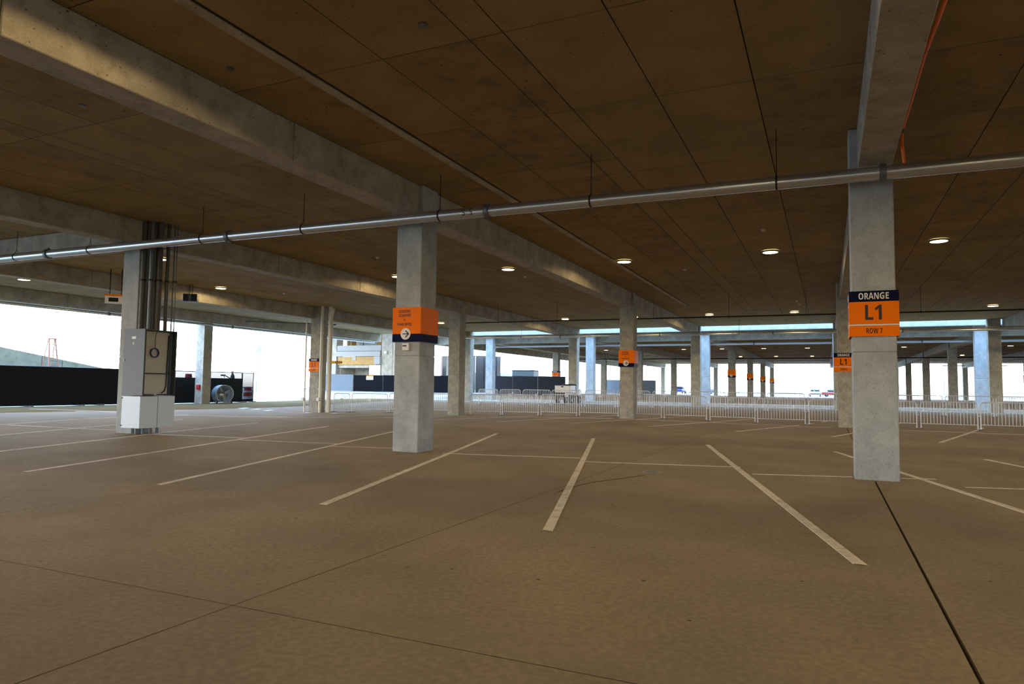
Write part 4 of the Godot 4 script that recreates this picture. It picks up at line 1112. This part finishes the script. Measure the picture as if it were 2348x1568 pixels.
func person(label: String, at: Vector3, turn: float, shirt: Color, trousers: Color, hat: Color, reaching: bool) -> void:
	var hand_r := Vector3(0.30, 1.28, 0.40) if reaching else Vector3(0.27, 0.86, 0.06)
	var elbow_r := Vector3(0.30, 1.12, 0.12) if reaching else Vector3(0.27, 1.12, -0.03)
	var bones := [
		[Vector3(0, 0.98, 0), Vector3(0, 1.22, 0), 0.145, 0.15], [Vector3(-0.09, 1.32, 0), Vector3(0.09, 1.32, 0), 0.125, 0.125], [Vector3(-0.16, 1.43, 0), Vector3(0.16, 1.43, 0), 0.07, 0.07],
		[Vector3(0, 1.42, 0), Vector3(0, 1.56, 0.01), 0.058, 0.055], [Vector3(0, 1.63, 0.02), Vector3(0, 1.69, 0.01), 0.085, 0.098], [Vector3(0, 1.64, 0.1), Vector3(0, 1.61, 0.115), 0.012, 0.017],
		[Vector3(-0.09, 0.95, 0), Vector3(-0.1, 0.5, 0.02), 0.095, 0.06], [Vector3(-0.1, 0.5, 0.02), Vector3(-0.1, 0.1, -0.02), 0.06, 0.042], [Vector3(-0.1, 0.06, -0.03), Vector3(-0.11, 0.04, 0.14), 0.045, 0.038],
		[Vector3(0.09, 0.95, 0), Vector3(0.1, 0.5, 0.02), 0.095, 0.06], [Vector3(0.1, 0.5, 0.02), Vector3(0.1, 0.1, -0.02), 0.06, 0.042], [Vector3(0.1, 0.06, -0.03), Vector3(0.11, 0.04, 0.14), 0.045, 0.038],
		[Vector3(-0.2, 1.42, 0), Vector3(-0.27, 1.12, -0.03), 0.055, 0.043], [Vector3(-0.27, 1.12, -0.03), Vector3(-0.27, 0.86, 0.06), 0.042, 0.03], [Vector3(-0.27, 0.85, 0.06), Vector3(-0.26, 0.75, 0.09), 0.034, 0.022],
		[Vector3(0.2, 1.42, 0), elbow_r, 0.055, 0.043], [elbow_r, hand_r, 0.042, 0.03], [hand_r, hand_r + (hand_r - elbow_r).normalized() * 0.1, 0.034, 0.022]]
	for s in [-1.0, 1.0]:
		var h: Vector3 = Vector3(-0.26, 0.78, 0.085) if s < 0 else hand_r + (hand_r - elbow_r).normalized() * 0.06
		var d: Vector3 = Vector3(0.05, -0.95, 0.25).normalized() if s < 0 else (hand_r - elbow_r).normalized()
		var side := d.cross(Vector3.RIGHT).normalized()
		for f in 4: bones.append([h + side * (f - 1.5) * 0.019, h + side * (f - 1.5) * 0.021 + d * (0.085 + 0.012 * (1.5 - absf(f - 1.5))), 0.0095, 0.008])
		bones.append([h - d * 0.03 + side * 0.03, h + d * 0.03 + side * 0.055, 0.011, 0.009])
	var cell := 0.022
	var lo := Vector3(-0.42, -0.02, -0.22)
	var n := Vector3i(39, 84, 34)
	var field := {}
	var reach := cell * 2.5
	for b in bones:
		var r: float = maxf(b[2], b[3]) + reach
		var p0: Vector3 = (Vector3(minf(b[0].x, b[1].x), minf(b[0].y, b[1].y), minf(b[0].z, b[1].z)) - Vector3.ONE * r - lo) / cell
		var p1: Vector3 = (Vector3(maxf(b[0].x, b[1].x), maxf(b[0].y, b[1].y), maxf(b[0].z, b[1].z)) + Vector3.ONE * r - lo) / cell
		for i in range(floori(p0.x), ceili(p1.x) + 1):
			for j in range(floori(p0.y), ceili(p1.y) + 1):
				for k in range(floori(p0.z), ceili(p1.z) + 1):
					var v := Vector3i(i, j, k)
					var d := sd_cone(lo + Vector3(v) * cell, b[0], b[1], b[2], b[3])
					if d > reach and not field.has(v): continue
					field[v] = smin(field[v], d, 0.03 if b[2] > 0.02 else 0.006) if field.has(v) else d
	var verts := {}
	for v in field:
		var sum := Vector3.ZERO
		var cnt := 0
		var ok := true
		var vals := []
		for q in 8:
			var w: Vector3i = v + Vector3i(q & 1, (q >> 1) & 1, (q >> 2) & 1)
			if not field.has(w):
				ok = false
				break
			vals.append(field[w])
		if not ok: continue
		for e in [[0, 1], [2, 3], [4, 5], [6, 7], [0, 2], [1, 3], [4, 6], [5, 7], [0, 4], [1, 5], [2, 6], [3, 7]]:
			var a: float = vals[e[0]]
			var c: float = vals[e[1]]
			if (a < 0.0) == (c < 0.0): continue
			var A := Vector3(e[0] & 1, (e[0] >> 1) & 1, (e[0] >> 2) & 1)
			var C := Vector3(e[1] & 1, (e[1] >> 1) & 1, (e[1] >> 2) & 1)
			sum += A.lerp(C, a / (a - c))
			cnt += 1
		if cnt: verts[v] = lo + (Vector3(v) + sum / cnt) * cell
	var st := S()
	st.set_smooth_group(0)
	var skin := Color(0.42, 0.24, 0.16)
	for v in field:
		for ax in 3:
			var e := Vector3i.ZERO
			e[ax] = 1
			if not field.has(v + e): continue
			var a: float = field[v]
			var c: float = field[v + e]
			if (a < 0.0) == (c < 0.0): continue
			var s := Vector3i.ZERO
			var t := Vector3i.ZERO
			s[(ax + 1) % 3] = 1
			t[(ax + 2) % 3] = 1
			var q := [v - s - t, v - t, v, v - s]
			if not (verts.has(q[0]) and verts.has(q[1]) and verts.has(q[2]) and verts.has(q[3])): continue
			var idx := [0, 1, 2, 0, 2, 3] if a > 0.0 else [0, 2, 1, 0, 3, 2]
			for i in idx:
				var p: Vector3 = verts[q[i]]
				var col := trousers.srgb_to_linear()
				if p.y > 0.96: col = shirt.srgb_to_linear()
				if p.y > 1.49 or (absf(p.x) > 0.2 and (p.y < 0.87 or p.z > 0.3)): col = skin
				if p.y < 0.09: col = Color(0.02, 0.015, 0.01)
				st.set_color(col)
				st.add_vertex(p)
	st.index()
	st.generate_normals()
	var t2 := thing("person", label, "person", at, turn, "workers outside the fence")
	obj("body", st, M.skin, t2)
	var hm := mat(0.5, hat)
	var cap := S()
	for i in 16:
		for j in 5:
			var P := func(a: int, b: int) -> Vector3:
				var u := TAU * a / 16.0
				var w := PI / 2.0 * b / 5.0
				return Vector3(cos(u) * cos(w) * 0.115, 1.69 + sin(w) * 0.125, 0.01 + sin(u) * cos(w) * 0.13)
			quad(cap, P.call(i, j), P.call(i + 1, j), P.call(i + 1, j + 1), P.call(i, j + 1), Vector3(0, 1.66, 0))
	bar(cap, Vector3(0, 1.685, 0.07), Vector3(0, 1.695, 0.07), 0.12, 16)
	obj("hat", cap, hm, t2)
	for s in [-1.0, 1.0]: obj("eye", bar(S(), Vector3(s * 0.034, 1.655, 0.098), Vector3(s * 0.034, 1.655, 0.108), 0.009, 8), M.black, t2)
	obj("mouth", box(S(), Vector3(0, 1.585, 0.098), Vector3(0.045, 0.008, 0.01)), M.red, t2)
	for s in [-1.0, 1.0]: obj("ear", box(S(), Vector3(s * 0.095, 1.64, 0.0), Vector3(0.02, 0.06, 0.035), 0.008), mat(0.7, skin.linear_to_srgb()), t2)
	if reaching:
		var tool := thing("hand_tool", "dark tool held by the worker in the grey green shirt", "tool")
		tool.transform = t2.transform
		obj("grip", bar(S(), hand_r + Vector3(0, -0.06, 0.19), hand_r + Vector3(0, 0.08, 0.19), 0.02, 10), M.rubber, tool)
		obj("head", box(S(), hand_r + Vector3(0, 0.1, 0.28), Vector3(0.07, 0.1, 0.34), 0.02), M.black, tool)
